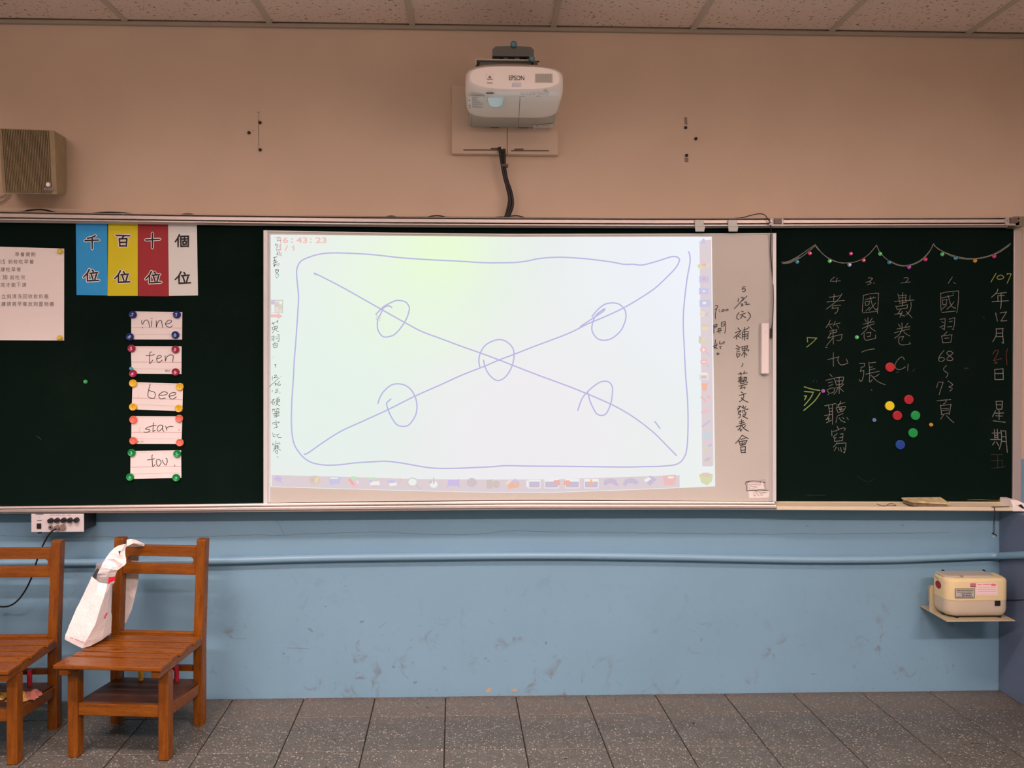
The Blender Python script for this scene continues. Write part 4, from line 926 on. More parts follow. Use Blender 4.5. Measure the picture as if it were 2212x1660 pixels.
# breakfast rules sheet
y = YP - .0002
pr = sheet('notice_sheet', ((-18, 532.6), (138.6, 537.3), (138.4, 736), (-18, 735.2)), M_card, y, 'large pinkish white notice sheet of printed Chinese breakfast rules at the left edge', 'notice', curl=.002)
b = MB()
for s, ur, v in (('早餐規則', 76.2, 549.8), ('到校吃早餐', 72.7, 565.7), ('課吃早餐', 45, 582.4), ('前吃完', 54, 599.7), ('完才能下課', 56.8, 615.8), ('立刻清洗回收飲料瓶', 104.6, 640.6), ('課請將早餐放到置物櫃', 116, 657.2)):
    pitch = 11.55
    for i, ch in enumerate(reversed(s)):
        uc = ur - 4.5 - i * pitch
        if uc < -8: break
        text(b, ch, uc - 4.4, v - 4.7, uc + 4.4, v + 4.7, y - .0016, 0)
text(b, '15', 1.5, 561, 10.8, 570.5, y - .0016, 0)
text(b, '30', 5.2, 594.6, 15.8, 604, y - .0016, 0); text(b, ':', -.8, 597, .6, 604, y - .0016, 0)
lab(part(b, 'printed_text', M_print, pr), 'printed lines of Chinese rules')
# flash cards
cards = [('nine', ((283.5, 673), (393.7, 674.5), (393.2, 734), (283.5, 733.7)), (270, 660, 10.375),
  "372,340 378,420 ; 390,490 392,510 ; 395,430 430,360 465,330 500,335 530,380 555,495 ; 595,290 610,298 ; 600,345 590,480 ; 700,345 702,490 ; 705,480 740,375 790,335 820,360 840,495 ; 905,425 1000,400 1045,360 1010,328 960,345 915,395 910,425 940,470 1010,495 1065,455"),
 ('ten', ((282.5, 748.2), (392.2, 748.5), (391.9, 808.4), (284.5, 807.5)), (270, 660, 10.375),
  "600,1045 560,1060 550,1150 550,1275 560,1305 625,1225 ; 470,1125 560,1125 660,1105 ; 710,1200 790,1175 815,1140 780,1120 730,1145 710,1200 720,1255 765,1280 835,1225 ; 900,1130 905,1250 ; 905,1245 940,1155 1010,1110 1075,1125 1080,1170 1070,1270"),
 ('bee', ((286.4, 825.9), (395.3, 829.3), (393.9, 889), (284.5, 884.7)), (270, 810, 10.375),
  "565,205 530,340 515,420 515,490 ; 515,490 565,520 640,530 670,500 680,430 650,385 590,370 530,345 ; 755,455 850,460 930,440 950,405 880,380 820,400 760,455 770,510 810,545 850,530 905,525 ; 990,480 1080,465 1140,425 1120,400 1050,405 1000,440 990,490 1020,535 1070,545 1120,520 1150,495"),
 ('star', ((284, 899.6), (393.9, 900.1), (391.9, 959.6), (283.5, 959.2)), (270, 810, 10.375),
  "700,1140 620,1145 530,1170 455,1215 500,1225 560,1240 540,1275 480,1290 420,1285 ; 640,1075 630,1150 625,1275 ; 625,1275 680,1245 ; 840,1150 800,1125 750,1150 720,1210 735,1260 780,1255 835,1200 850,1140 ; 845,1140 840,1220 875,1275 ; 910,1150 940,1245 ; 935,1200 980,1165 1030,1155 1080,1162 ; 1212,1235 1212,1245"),
 ('tov', ((282, 974.9), (391.2, 973.3), (391.8, 1032.8), (281.4, 1035.3)), (270, 960, 15.8),
  "945,365 920,400 930,560 940,760 ; 940,760 970,760 1025,695 ; 765,540 900,520 1010,495 ; 1140,515 1090,530 1070,610 1090,700 1140,750 1190,710 1230,620 1190,540 1140,515 ; 1270,545 1310,640 1370,710 1410,700 1440,600 1430,500 1395,480 ; 1700,715 1698,750")]
for i, (wrd, q, tr, st) in enumerate(cards):
    lblw = {'nine': 'nine, topmost of the five', 'ten': 'ten, below the nine card', 'bee': 'bee, middle of the five', 'star': 'star, above the lowest card', 'tov': 'tou, lowest of the five'}[wrd]
    r = sheet('word_card', q, M_card, YP, 'small white ruled card with the handwritten word ' + lblw, 'flash card', 'handwritten word cards', curl=.0012)
    b = MB(); strokes(b, st, tr, YP - .0012, .0026, 4); part(b, 'handwriting', M_ink, r)
    (x0, y0), (x1, y1), (x2, y2), (x3, y3) = q
    def at(f): return [aty(x0 + (x3 - x0) * f + .8, y0 + (y3 - y0) * f, YP - .0010), aty(x1 + (x2 - x1) * f - .8, y1 + (y2 - y1) * f, YP - .0010)]
    b = MB().ribbon(at(.58), .0013); part(b, 'ruled_line', M_pink, r)
    b = MB().ribbon(at(.05), .0006); b.ribbon(at(.82), .0007)
    if wrd in ('bee', 'star'): strokes(b, {'bee': "300,455 295,525", 'star': "340,1160 325,1285"}[wrd], tr, YP - .0010, .0009)
    part(b, 'ruled_line', M_grey, r)
    if wrd == 'ten':
        b = MB(); text(b, 'NO.10', 357, 799, 367.5, 803.5, YP - .0010, .02); part(b, 'printed_mark', M_print, r)
    if wrd == 'star':
        b = MB(); text(b, 'No.10', 296.5, 953.2, 309.5, 956, YP - .0010); part(b, 'printed_mark', mat('grey_print', (.2, .18, .17), .8), r)

# magnets
def magnet_bm(r, h=.008, rim=True):
    rings = [[Vector((rr * math.cos(t), yy, rr * math.sin(t))) for t in (2 * math.pi * i / 24 for i in range(24))] for rr, yy in
             ((r * .96, 0), (r, -.0015), (r, -h * .75), (r * .93, -h), (r * .82, -h), (r * .78, -h * .88), (r * .3, -h * .86))]
    return MB().loft(rings, smooth=True)
DIG = {}
def num_magnet(u, v, col, digit, rot, dm, label, y0, group, r=.0158):
    c = aty(u, v, y0)
    root = empty('number_magnet', c)
    o = magnet_bm(r, .0085).build('body', col, root)
    if digit:
        b = MB(); V, F = glyphs(digit, .015)
        x0, x1 = min(p.x for p in V), max(p.x for p in V); z0, z1 = min(p.y for p in V), max(p.y for p in V)
        s = .0135 / (z1 - z0)
        if len(digit) > 1: s *= .8
        out = []
        for p in V:
            X, Z = (p.x - (x0 + x1) / 2) * s * 1.1, (p.y - (z0 + z1) / 2) * s
            out.append((X * math.cos(rot) - Z * math.sin(rot), -.0081, X * math.sin(rot) + Z * math.cos(rot)))
        b.add(out, F); b.build('number', dm, root)
    tag(root, label, 'magnet', group); return root
def pl(name, rgb, rough=.35): return mat(name, T(*rgb), rough, spec=.5)
navy, maroon, orange, coral, green = pl('navy_plastic', (16, 28, 92)), pl('maroon_plastic', (150, 24, 52)), pl('orange_plastic', (250, 160, 40)), pl('coral_plastic', (255, 96, 74)), pl('green_plastic', (0, 116, 52))
dW, dP, dO, dC, dG = mat('digit_pale_blue', T(150, 165, 205), .5), mat('digit_pale_pink', T(226, 170, 178), .5), mat('digit_dark_orange', T(205, 125, 45), .5), mat('digit_dull_coral', T(226, 120, 100), .5), mat('digit_pale_green', T(120, 190, 140), .5)
mags = [(287.8, 680.2, navy, '7', 0, dW, 'navy blue', 'top left', 'nine'), (382.8, 680.2, navy, '7', .25, dW, 'navy blue', 'top right', 'nine'), (281.6, 728, navy, '8', -.8, dW, 'navy blue', 'bottom left', 'nine'), (379.7, 724.1, navy, '8', .3, dW, 'navy blue', 'bottom right', 'nine'),
        (285, 753.3, maroon, '5', 0, dP, 'crimson', 'top left', 'ten'), (379.7, 755.4, maroon, '5', -.2, dP, 'crimson', 'top right', 'ten'), (288.3, 807.5, maroon, '6', -.5, dP, 'dark red', 'bottom left', 'ten'), (380.2, 804, maroon, '6', .4, dP, 'dark red', 'bottom right', 'ten'),
        (288.3, 828.3, orange, '', 0, dO, 'orange', 'top left', 'bee'), (389.2, 836, orange, '1', .2, dO, 'orange', 'top right', 'bee'), (288.3, 879.4, orange, '1', 0, dO, 'orange', 'bottom left', 'bee'), (387.1, 882.8, orange, '2', 0, dO, 'orange', 'bottom right', 'bee'),
        (288.8, 906.9, coral, '9', .4, dC, 'coral', 'top left', 'star'), (388, 904.5, coral, '9', 0, dC, 'coral', 'top right', 'star'), (288.8, 952.5, coral, '10', 0, dC, 'coral', 'bottom left', 'star'), (389.5, 956.5, coral, '10', 0, dC, 'coral', 'bottom right', 'star'),
        (285.2, 978.5, green, '3', .1, dG, 'green', 'top left', 'tou'), (383.6, 980.6, green, '3', -2.4, dG, 'green', 'top right', 'tou'), (281.8, 1030.9, green, '4', -.2, dG, 'green', 'bottom left', 'tou'), (381.4, 1032.2, green, '4', -.5, dG, 'green', 'bottom right', 'tou')]
for u, v, m_, dg, rt, dm, cn, pos, wrd in mags:
    num_magnet(u, v, m_, dg, rt, dm, '%s round plastic magnet at the %s corner of the %s card' % (cn, pos, wrd), YP - .0022, 'numbered magnets on the cards')
# plain round magnets on the right board
for u, v, rgb, lb in ((1921, 793.5, (176, 14, 26), 'red round magnet beside the chalk C1'), (1961.6, 863.3, (168, 12, 28), 'red round magnet above and right of the yellow one'), (1920.4, 877, (240, 182, 20), 'yellow round magnet in the cluster of magnets'),
                      (1936.8, 897.9, (168, 12, 26), 'red round magnet touching the lower right of the yellow one'), (1975.8, 897.6, (0, 128, 54), 'green round magnet, upper of two, level with a red one'), (1970.7, 935.4, (0, 128, 52), 'green round magnet, lower of two, above the blue one'),
                      (1943.2, 960.8, (14, 52, 122), 'blue round magnet, lowest of the cluster')):
    root = empty('round_magnet', aty(u, v, YG - .0006))
    rr = .0198; rm = mat('magnet_plastic', T(*rgb), .35); rim = mat('magnet_rim', T(*[min(255, c * .92 + 22) for c in rgb]), .35)
    o = MB().loft([[Vector((a * math.cos(t), b_, a * math.sin(t))) for t in (2 * math.pi * i / 28 for i in range(28))] for a, b_ in ((rr * .96, 0), (rr, -.002), (rr, -.0075), (rr * .97, -.0092), (rr * .87, -.0096))], smooth=False).build('rim', rim, root)
    MB().loft([[Vector((a * math.cos(t), b_, a * math.sin(t))) for t in (2 * math.pi * i / 28 for i in range(28))] for a, b_ in ((rr * .87, -.0085), (rr * .86, -.0098))], smooth=False).build('disc', rm, root)
    tag(root, lb, 'magnet', 'plain round magnets')
# faceted gem magnets
def gem(u, v, rgb, label, y0=YG - .0006, r=.0092, group='gem magnets on the chalkboard'):
    n = 8; c = aty(u, v, y0); ph = random.uniform(0, .7)
    def ring(rr, yy, o=0): return [Vector((rr * math.cos(t + ph + o), yy, rr * math.sin(t + ph + o))) for t in (2 * math.pi * i / n for i in range(n))]
    b = MB().loft([ring(r * .8, 0), ring(r, -.005), ring(r * .98, -.007), ring(r * .55, -.0125, .39)], smooth=False)
    key = 'gem_%d_%d_%d' % rgb
    m = MATS.get(key) or mat(key, T(*rgb), .12, spec=.9, coat=.8)
    o = b.build('gem_magnet', m); o.location = c
    tag(o, label, 'magnet', group); return o
PK, BL, GN, MG, CLR, VI, AM = (205, 50, 96), (30, 120, 145), (80, 185, 100), (190, 12, 96), (130, 155, 185), (165, 72, 150), (205, 130, 12)
for u, v, c, l in ((1721, 566.6, BL, 'teal gem magnet hanging from the left end of the chalk garland'), (1748.4, 548, PK, 'pink gem magnet left of the first garland peak'), (1791, 564.6, GN, 'green gem magnet right of the first garland peak'),
                   (1836.6, 548.7, MG, 'magenta gem magnet floating above the garland, touching no line'), (1833.7, 572.7, CLR, 'clear gem magnet at the bottom of the second swag'), (1864.3, 563, PK, 'pink gem magnet on the second swag left of the middle peak'),
                   (1899.8, 549, GN, 'green gem magnet just right of the middle garland peak'), (1919.5, 567.3, BL, 'teal gem magnet on the third swag'), (1962.3, 577.6, VI, 'violet gem magnet at the bottom of the third swag'), (1997.6, 561, PK, 'pink gem magnet on the third swag left of the last peak'),
                   (2033.9, 550, GN, 'green gem magnet right of the last garland peak'), (2062.8, 558.3, BL, 'teal gem magnet on the last swag'), (2104.5, 564, AM, 'amber gem magnet at the bottom of the last swag'), (2145.9, 554.3, PK, 'pink gem magnet near the right end of the garland'),
                   (1849.6, 729, GN, 'green gem magnet left of the third chalk column'), (1777, 845, VI, 'violet gem magnet at the tip of the green chalk arrow'), (1887.4, 907.7, (95, 120, 150), 'bluish clear gem magnet left of the round magnets'), (2009.9, 917.7, AM, 'amber gem magnet right of the round magnets'),
                   (186, 825, (60, 150, 90), 'single green gem magnet alone on the left board')):
    gem(u, v, c, l)
gem(284.5, 796.7, (40, 150, 165), 'teal gem magnet at the lower left of the ten card', YP - .0014, .0085)
gem(131, 543.5, (214, 165, 20), 'yellow gem magnet at the top right corner of the notice', YP - .0030, .0122, 'gem magnets on the notice sheet')
gem(130.5, 730.5, (214, 165, 20), 'yellow gem magnet at the bottom right corner of the notice', YP - .0030, .0122, 'gem magnets on the notice sheet')

# ================================================================ ON THE TRAY
a, b_ = aty(1950, 1093, -.12), aty(2048, 1093, -.12)
er = empty('chalkboard_eraser', (aty(2000, 1090, -.09).x, -.09, aty(2000, 1092, -.11).z))
bpy.context.view_layer.update()
M_felt = mat('eraser_felt', T(112, 84, 60), .95); mottle(M_felt, T(114, 86, 62), .3, 60)
M_erb = mat('eraser_back', T(186, 150, 108), .85); mottle(M_erb, T(184, 150, 108), .3, 45)
def E4(pts, y0s): return [aty(u, v, y) for (u, v), y in zip(pts, y0s)]
top4 = E4([(1946.5, 1075), (2032, 1074), (2053, 1087.5), (1970, 1083)], (-.062, -.062, -.125, -.125))
low4 = [p + Vector((0, 0, -.008)) for p in top4]
b = MB().add(low4 + top4, [(3, 2, 1, 0), (4, 5, 6, 7), (0, 1, 5, 4), (1, 2, 6, 5), (2, 3, 7, 6), (3, 0, 4, 7)])
part(b, 'eraser_back', M_erb, er, bevel=.003)
f0 = [p + Vector((dx, dy, -.008)) for p, dx, dy in zip(top4, (.006, -.008, -.012, .008), (-.003, -.003, .004, .004))]
f1 = [p + Vector((0, 0, -.014)) for p in f0]
b = MB().add(f1 + f0, [(3, 2, 1, 0), (4, 5, 6, 7), (0, 1, 5, 4), (1, 2, 6, 5), (2, 3, 7, 6), (3, 0, 4, 7)])
part(b, 'felt_pad', M_felt, er)
tag(er, 'dusty beige chalkboard eraser lying on the chalk tray at the right', 'eraser')
X_ = (1880, 1040, 6.663)
b = MB()
for s in ("95,325 130,345 190,355 240,348 300,345 350,350 375,352", "100,332 150,350 200,358", "240,345 270,325 310,318 340,328 365,350"):
    P = smoothpts(parse(s, *X_)[0], 4); b.tube([aty(u, v, -.1315 if v > 1093 else -.122) for u, v in P], .0011, 6)
tag(recenter(b.build('cord_loop', M_rubber)), 'short black cord loop lying on the tray left of the eraser', 'cord')
hang = empty('hanging_strap', aty(2147, 1095, -.135)); bpy.context.view_layer.update()
b = MB()
for s in ("1745,372 1770,368 1790,400 1785,500 1775,600 1770,700 1772,750", "1760,366 1785,380 1795,440 1788,560 1790,660 1790,710 1775,750", "1770,372 1850,370 1930,366 2000,368"):
    P = smoothpts(parse(s, *X_)[0], 3); b.tube([aty(u, v, -.1355) for u, v in P], .0014, 6)
part(b, 'strap_cord', M_rubber, hang)
b = MB()
for s in ("1750,750 1800,765 1820,790", "1770,745 1780,770"): b.tube([aty(u, v, -.1355) for u, v in parse(s, *X_)[0]], .0022, 6)
part(b, 'knot', M_rubber, hang)
b = MB(); b.tube([aty(u, v, -.1355) for u, v in parse("1762,796 1775,806 1785,804", *X_)[0]], .0018, 6); part(b, 'clear_end', mat('clear_plastic', (.6, .65, .62), .2), hang)
tag(hang, 'black looped strap hanging down from the right end of the tray', 'strap')
# scraps of white tape on the top rail
b = MB()
b.ribbon([aty(u, v, -.103) for u, v in ((263, 466.5), (266, 464), (267, 462.5))], .0016); b.ribbon([aty(u, v, -.104) for u, v in ((279, 473.5), (283, 471), (288, 471.5), (289.5, 469), (290, 473))], .0018)
o = part(b, 'tape_scrap', mat('white_scrap', (.8, .8, .78), .7), board)
# sensor bar on the whiteboard and its cable
sb = empty('sensor_bar', aty(1653.5, 809, -.09)); bpy.context.view_layer.update()
M_wp = mat('white_plastic', T(230, 200, 194), .4)
p, q = aty(1645.5, 808, -.100), aty(1662, 698, -.100)
part(MB().box(p.x, q.x, -.100, -.0795, p.z, q.z), 'bar_body', M_wp, sb, bevel=.004, seg=3)
part(MB().box(p.x + .006, q.x - .008, -.098, -.081, p.z - .0035, p.z + .002), 'end_plug', mat('grey_plastic', (.25, .22, .21), .5), sb)
c = aty(1653.7, 716, -.1003); part(MB().cyl(c, c + Vector((0, -.001, 0)), .0026, 10), 'indicator_light', mat('violet_led', (.3, .2, .5), .4, emit=(.35, .25, .9), estr=1.0), sb)
tag(sb, 'slim white vertical bar fixed near the right edge of the white board', 'sensor bar')
cb = empty('sensor_cable', aty(1665, 720, -.085)); bpy.context.view_layer.update()
pts = [(1587, 471.5, -.06), (1603, 470.5, -.075), (1620, 466, -.09), (1640, 462, -.10), (1652, 465, -.108), (1659, 474, -.114), (1664, 482, -.116), (1665.5, 492, -.112), (1665.5, 505, -.095), (1664.5, 522, -.085), (1664, 540, -.083), (1666, 565, -.083), (1669, 600, -.0835), (1670.5, 635, -.0905), (1670, 670, -.0905), (1668.3, 700, -.0905), (1666.5, 712, -.086)]
part(MB().tube([aty(*q) for q in smoothpts(pts, 4)], .0019, 8), 'cord', M_rubber, cb)
part(MB().tube([aty(1666, 710, -.086), aty(1665.6, 727, -.086), aty(1665.5, 731, -.086)], .0042, 10), 'plug', M_rubber, cb)
for u, v in ((1665.5, 478.5), (1664, 484.5)):
    c = aty(u, v, -.118); part(MB().box(c.x - .0035, c.x + .0035, -.121, -.113, c.z - .003, c.z + .003), 'cable_clip', M_wp, cb, bevel=.001)
tag(cb, 'thin black cable running over the top rail and down to the sensor bar', 'cable')
# ================================================================ PROJECTOR ON ITS WALL ARM
M_pw = mat('projector_white', (.86, .88, .86), .22, spec=.5, coat=.3)
M_pg = mat('projector_grey', T(116, 108, 100), .35)
M_pcov = mat('cable_cover_grey', (.40, .47, .45), .3, coat=.2)
PX = .1065
pj = empty('projector', (PX, -.25, 2.42))
def section(y, hw, z0, z1, nt=4.2, nb=4.2, n=48):
    R = []; zc, hh = (z0 + z1) / 2, (z1 - z0) / 2
    for i in range(n):
        t = 2 * math.pi * i / n; c, s = math.cos(t), math.sin(t); e = 2 / (nt if s > 0 else nb)
        R.append(Vector((PX + hw * math.copysign(abs(c) ** e, c), y, zc + hh * math.copysign(abs(s) ** e, s))))
    return R
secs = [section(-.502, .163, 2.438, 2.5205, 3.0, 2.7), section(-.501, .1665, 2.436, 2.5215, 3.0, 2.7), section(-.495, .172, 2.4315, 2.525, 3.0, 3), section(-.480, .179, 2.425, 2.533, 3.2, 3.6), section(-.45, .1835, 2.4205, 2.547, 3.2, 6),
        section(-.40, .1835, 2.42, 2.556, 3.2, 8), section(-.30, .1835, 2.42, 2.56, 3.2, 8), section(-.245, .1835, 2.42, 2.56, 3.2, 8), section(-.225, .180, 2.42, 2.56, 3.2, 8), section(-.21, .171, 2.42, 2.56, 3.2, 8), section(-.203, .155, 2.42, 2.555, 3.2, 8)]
bo_ = part(MB().loft(secs), 'body', [M_pw, mat('projector_top_shade_dust', (.50, .44, .38), .5)], pj)  # upper faces greyed: shade painted into the colour, along with dust
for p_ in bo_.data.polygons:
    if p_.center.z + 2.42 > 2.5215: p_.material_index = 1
part(MB().box(PX - .174, PX + .178, -.206, -.038, 2.424, 2.52), 'cable_cover', M_pcov, pj, bevel=.01, seg=3)
FY = -.5033
def facepoly(name, pts, m, dy=0, label=None):
    o = part(MB().poly(quad(pts, FY - dy)), name, m, pj)
    if label: lab(o, label)
    return o
b = MB(); text(b, 'EPSON', 1099.5, 163.2, 1132.5, 173.2, FY - .0005, .006); part(b, 'printed_name', mat('grey_lettering', (.10, .10, .11), .5), pj)
def rcx(u0, v0, u1, v1): return [(u0, v1), (u1, v1), (u1, v0), (u0, v0)]
facepoly('sticker', rcx(1049.5, 158.5, 1066.5, 172), mat('sticker_cream', T(226, 200, 180), .5), 0)
b = MB(); b.poly(quad([(1055, 168), (1061, 168.5), (1061.5, 166), (1058, 166), (1056, 164)], FY - .0006)); b.ribbon([aty(u, v, FY - .0006) for u, v in ((1053, 171), (1064, 171))], .002)
b.ribbon([aty(u, v, FY - .0006) for u, v in ((1052.5, 179), (1064, 179.2))], .0016)
part(b, 'sticker_print', mat('dark_print', (.12, .08, .06), .6), pj)
b = MB().poly(quad([(1056, 165), (1059, 163), (1060, 166)], FY - .0007)); part(b, 'sticker_print', mat('orange_print', (.75, .35, .05), .6), pj)
facepoly('receiver_window', rcx(1106, 178.5, 1126, 187.5), mat('receiver_grey', T(186, 168, 172), .25))
# perforated vent: fine slats
b = MB()
for i in range(19):
    u = 1156.5 + i * 2; b.ribbon([aty(u, 159.5, FY - .0004), aty(u, 178, FY - .0004)], .0018)
for j in range(8): b.ribbon([aty(1156, 160.5 + j * 2.4, FY - .0003), aty(1193, 160.5 + j * 2.4, FY - .0003)], .0011)
part(b, 'vent_grille', mat('vent_grey', T(160, 140, 122), .6), pj)['kind'] = 'stuff'
def on_under(y0, z0, y1, z1):   # decals on the curved lower front: put slightly proud between two depths
    def f(u, v):
        t = (v - 190) / 20
        p = aty(u, v, -.4995 + max(0, min(1, t)) * .03); return p + Vector((0, -.004, -.0025))
    return f
f = on_under(0, 0, 0, 0)
b = MB()
for (u, v, a, c) in ((1129, 201.5, 4, 3), (1142, 201.5, 4.5, 2.5), (1149, 195, 4, 1.5), (1153, 202, 3.5, 2), (1163, 202, 3.5, 3.5), (1163, 194.5, 2.5, 1.5), (1172, 202, 3.5, 2), (1178, 195, 4, 1.8), (1182, 201.5, 3.5, 3.5)):
    P = [f(u + a * math.cos(t), v + c * math.sin(t)) for t in (2 * math.pi * i / 12 for i in range(13))]
    b.ribbon(P, .0013)
for u0, u1, v in ((1122, 1134, 208), (1158, 1167, 207.5)): b.ribbon([f(u0, v), f(u1, v)], .0016)
part(b, 'control_buttons', mat('button_grey', T(110, 98, 96), .5), pj)
b = MB(); b.ribbon([f(1051, 200.8), f(1065, 200.8)], .005); part(b, 'model_badge', mat('badge_dark', (.06, .055, .055), .5), pj)
b = MB(); b.ribbon([f(1058 + 12 * math.cos(t), 201 + 2.6 * math.sin(t)) for t in (2 * math.pi * i / 20 for i in range(21))], .0008); part(b, 'badge_ring', MATS['button_grey'], pj)
# underside
ZU = 2.4192
def under(name, pts, m, z=ZU): return part(MB().poly([atz(u, v, z) for u, v in pts]), name, m, pj)
lens = part(MB().poly([atz(u, v, ZU) for u, v in [(1054, 211.5), (1087, 211.5), (1086, 221), (1083, 228), (1076, 231.5), (1065, 231.5), (1058, 228), (1055, 221)]]), 'lens_window', mat('lens_glow', (.3, .4, .42), .1, emit=(.42, .55, .58), estr=.42), pj)
lab(lens, 'pale blue glowing lens window')
b = MB(); P = [atz(u, v, ZU - .0008) for u, v in smoothpts([(1053, 211.5), (1054.5, 221), (1058, 228.5), (1065, 232.5), (1076, 232.5), (1084, 228), (1087.5, 219), (1088.5, 211.5)], 3)]
b.tube(P, .0022, 6); part(b, 'lens_rim', mat('lens_rim_cream', T(200, 182, 160), .4), pj)
lb = under('spec_label', [(1011, 207.5), (1047, 208), (1047, 236), (1011, 232)], mat('label_pale', (.78, .82, .82), .5))
b = MB()
for i in range(12):
    v = 210 + i * 2.0; u1 = random.choice((1030, 1040, 1044, 1036, 1043))
    P = [atz(1020, v, ZU - .0006), atz(u1, v + .4, ZU - .0006)]
    d = Vector((0, .0022, 0)); b.add([P[0], P[1], P[1] + d, P[0] + d], [(0, 1, 2, 3)])
for u, v in ((1014, 217), (1014.5, 228), (1015, 233)):
    b.poly([atz(u + 2 * math.cos(t), v + 1.4 * math.sin(t), ZU - .0006) for t in (i * 1.05 for i in range(6))])
part(b, 'label_print', mat('label_ink', (.22, .24, .25), .6), pj)
under('tape_label', [(1152, 271), (1194, 267.5), (1195, 275.5), (1153, 279.5)], mat('label_white', (.8, .84, .8), .5), 2.4225)
b = MB()
for u0, u1, v in ((1155, 1164, 274), (1156, 1172, 277), (1168, 1186, 272), (1158, 1163, 272)):
    P = [atz(u0, v, 2.4218), atz(u1, v - .7, 2.4218)]; d = Vector((0, .004, 0)); b.add([P[0], P[1], P[1] + d, P[0] + d], [(0, 1, 2, 3)])
part(b, 'label_print', MATS['label_ink'], pj)
b = MB(); P = [atz(1123, 211, ZU - .0002), atz(1120.5, 253, ZU - .0002)]; b.add([P[0], P[0] + Vector((.0016, 0, 0)), P[1] + Vector((.0016, 0, 0)), P[1]], [(0, 1, 2, 3)])
P = [atz(1120.5, 253, 2.4233), atz(1119, 278, 2.4233)]; b.add([P[0], P[0] + Vector((.0016, 0, 0)), P[1] + Vector((.0016, 0, 0)), P[1]], [(0, 1, 2, 3)])
P = [atz(1018, 253, 2.4233), atz(1018, 272, 2.4233)]; b.add([P[0], P[0] + Vector((.0014, 0, 0)), P[1] + Vector((.0014, 0, 0)), P[1]], [(0, 1, 2, 3)])
part(b, 'panel_seam', mat('seam_dark', (.12, .12, .12), .7), pj)
b = MB()
for (u0, u1, v) in ((1083, 1108, 277.5), (1060, 1078, 276), (1122, 1142, 276)):
    P = [atz(u0, v, 2.4232), atz(u1, v, 2.4232)]; d = Vector((0, .008, 0)); b.add([P[0], P[1], P[1] + d, P[0] + d], [(0, 1, 2, 3)])
part(b, 'cover_slot', MATS['seam_dark'], pj)
tag(pj, 'white short throw projector with EPSON lettering hung high on the wall', 'projector')

arm = empty('wall_arm', (PX, -.001, 2.6)); bpy.context.view_layer.update()
M_arm = mat('arm_grey', T(86, 76, 70), .45); M_armd = mat('arm_dark', (.02, .018, .018), .5)
p, q = aty(1063.5, 121, -.39), aty(1153.5, 101, -.39)
part(MB().loft([[Vector((x, y, z)) for x, z in ((p.x, p.z), (p.x, q.z - .012), (p.x + .012, q.z - .001), (PX, q.z + .002), (q.x - .012, q.z - .001), (q.x, q.z - .012), (q.x, p.z))] for y in (-.39, -.36, -.25)], smooth=False), 'arm_cap', M_arm, arm, bevel=.004)
part(MB().box(PX - .05, PX + .05, -.26, -.001, p.z + .004, q.z - .004), 'arm_beam', M_arm, arm, bevel=.004)
z0 = aty(1100, 128, -.385).z
for u0, u1 in ((1064, 1078), (1088, 1097), (1112, 1122), (1138, 1153)):
    a, c = aty(u0, 125, -.38), aty(u1, 125, -.38)
    part(MB().box(a.x, c.x, -.375, -.30, z0, p.z + .002), 'arm_bracket', M_armd if u0 in (1064, 1138) else M_arm, arm)
part(MB().box(p.x + .004, q.x - .004, -.34, -.26, z0, p.z + .004), 'arm_core', M_armd, arm)
a, c = aty(1027, 131, -.385), aty(1163, 128.5, -.385)
pl_ = MB().box(a.x, c.x - .0, -.385, -.22, z0 - .004, z0)
pl_.box(a.x, a.x + .004, -.386, -.22, z0 - .022, z0)
part(pl_, 'slide_plate', mat('plate_beige', T(186, 160, 142), .5), arm)
b = MB()
b.prism([(a.x + .004, -.37, 2.555), (a.x + .02, -.37, z0 - .006), (c.x - .035, -.37, z0 - .006), (c.x - .03, -.37, 2.562), (a.x + .01, -.37, 2.562)], (0, .14, 0))
part(b, 'adapter_block', M_arm, arm, bevel=.003)
M_knob = mat('blue_knob', (.03, .13, .19), .3, spec=.6)
def knob(u, v, y, r, stem=None):
    c0 = aty(u, v, y); k = MB().cyl(c0, c0 + Vector((0, .02, 0)), r, 14)
    o = part(k, 'knob', M_knob, arm, bevel=.002)
    k2 = MB().cyl(c0 + Vector((0, -.001, 0)), c0 + Vector((0, .001, 0)), r * .55, 10)
    sub(k2, 'knob_centre', mat('knob_pale', (.10, .30, .36), .3) if 'knob_pale' not in MATS else MATS['knob_pale'], o, arm)
knob(1109.6, 95.2, -.40, .0122); knob(1149, 126.3, -.412, .0115)
k = MB().cyl(aty(1109.6, 96, -.38), aty(1109.6, 103, -.36), .008, 10); part(k, 'knob_stem', M_armd, arm)
k = MB().cyl(aty(1149, 128, -.39), aty(1150, 139, -.375), .006, 10); part(k, 'knob_stem', M_armd, arm)
k = MB().cyl(aty(1160, 133, -.38), aty(1165, 133, -.38), .0025, 8); part(k, 'plate_screw', M_armd, arm)
tag(arm, 'dark grey wall arm with two blue knobs above the white projector', 'wall mount')

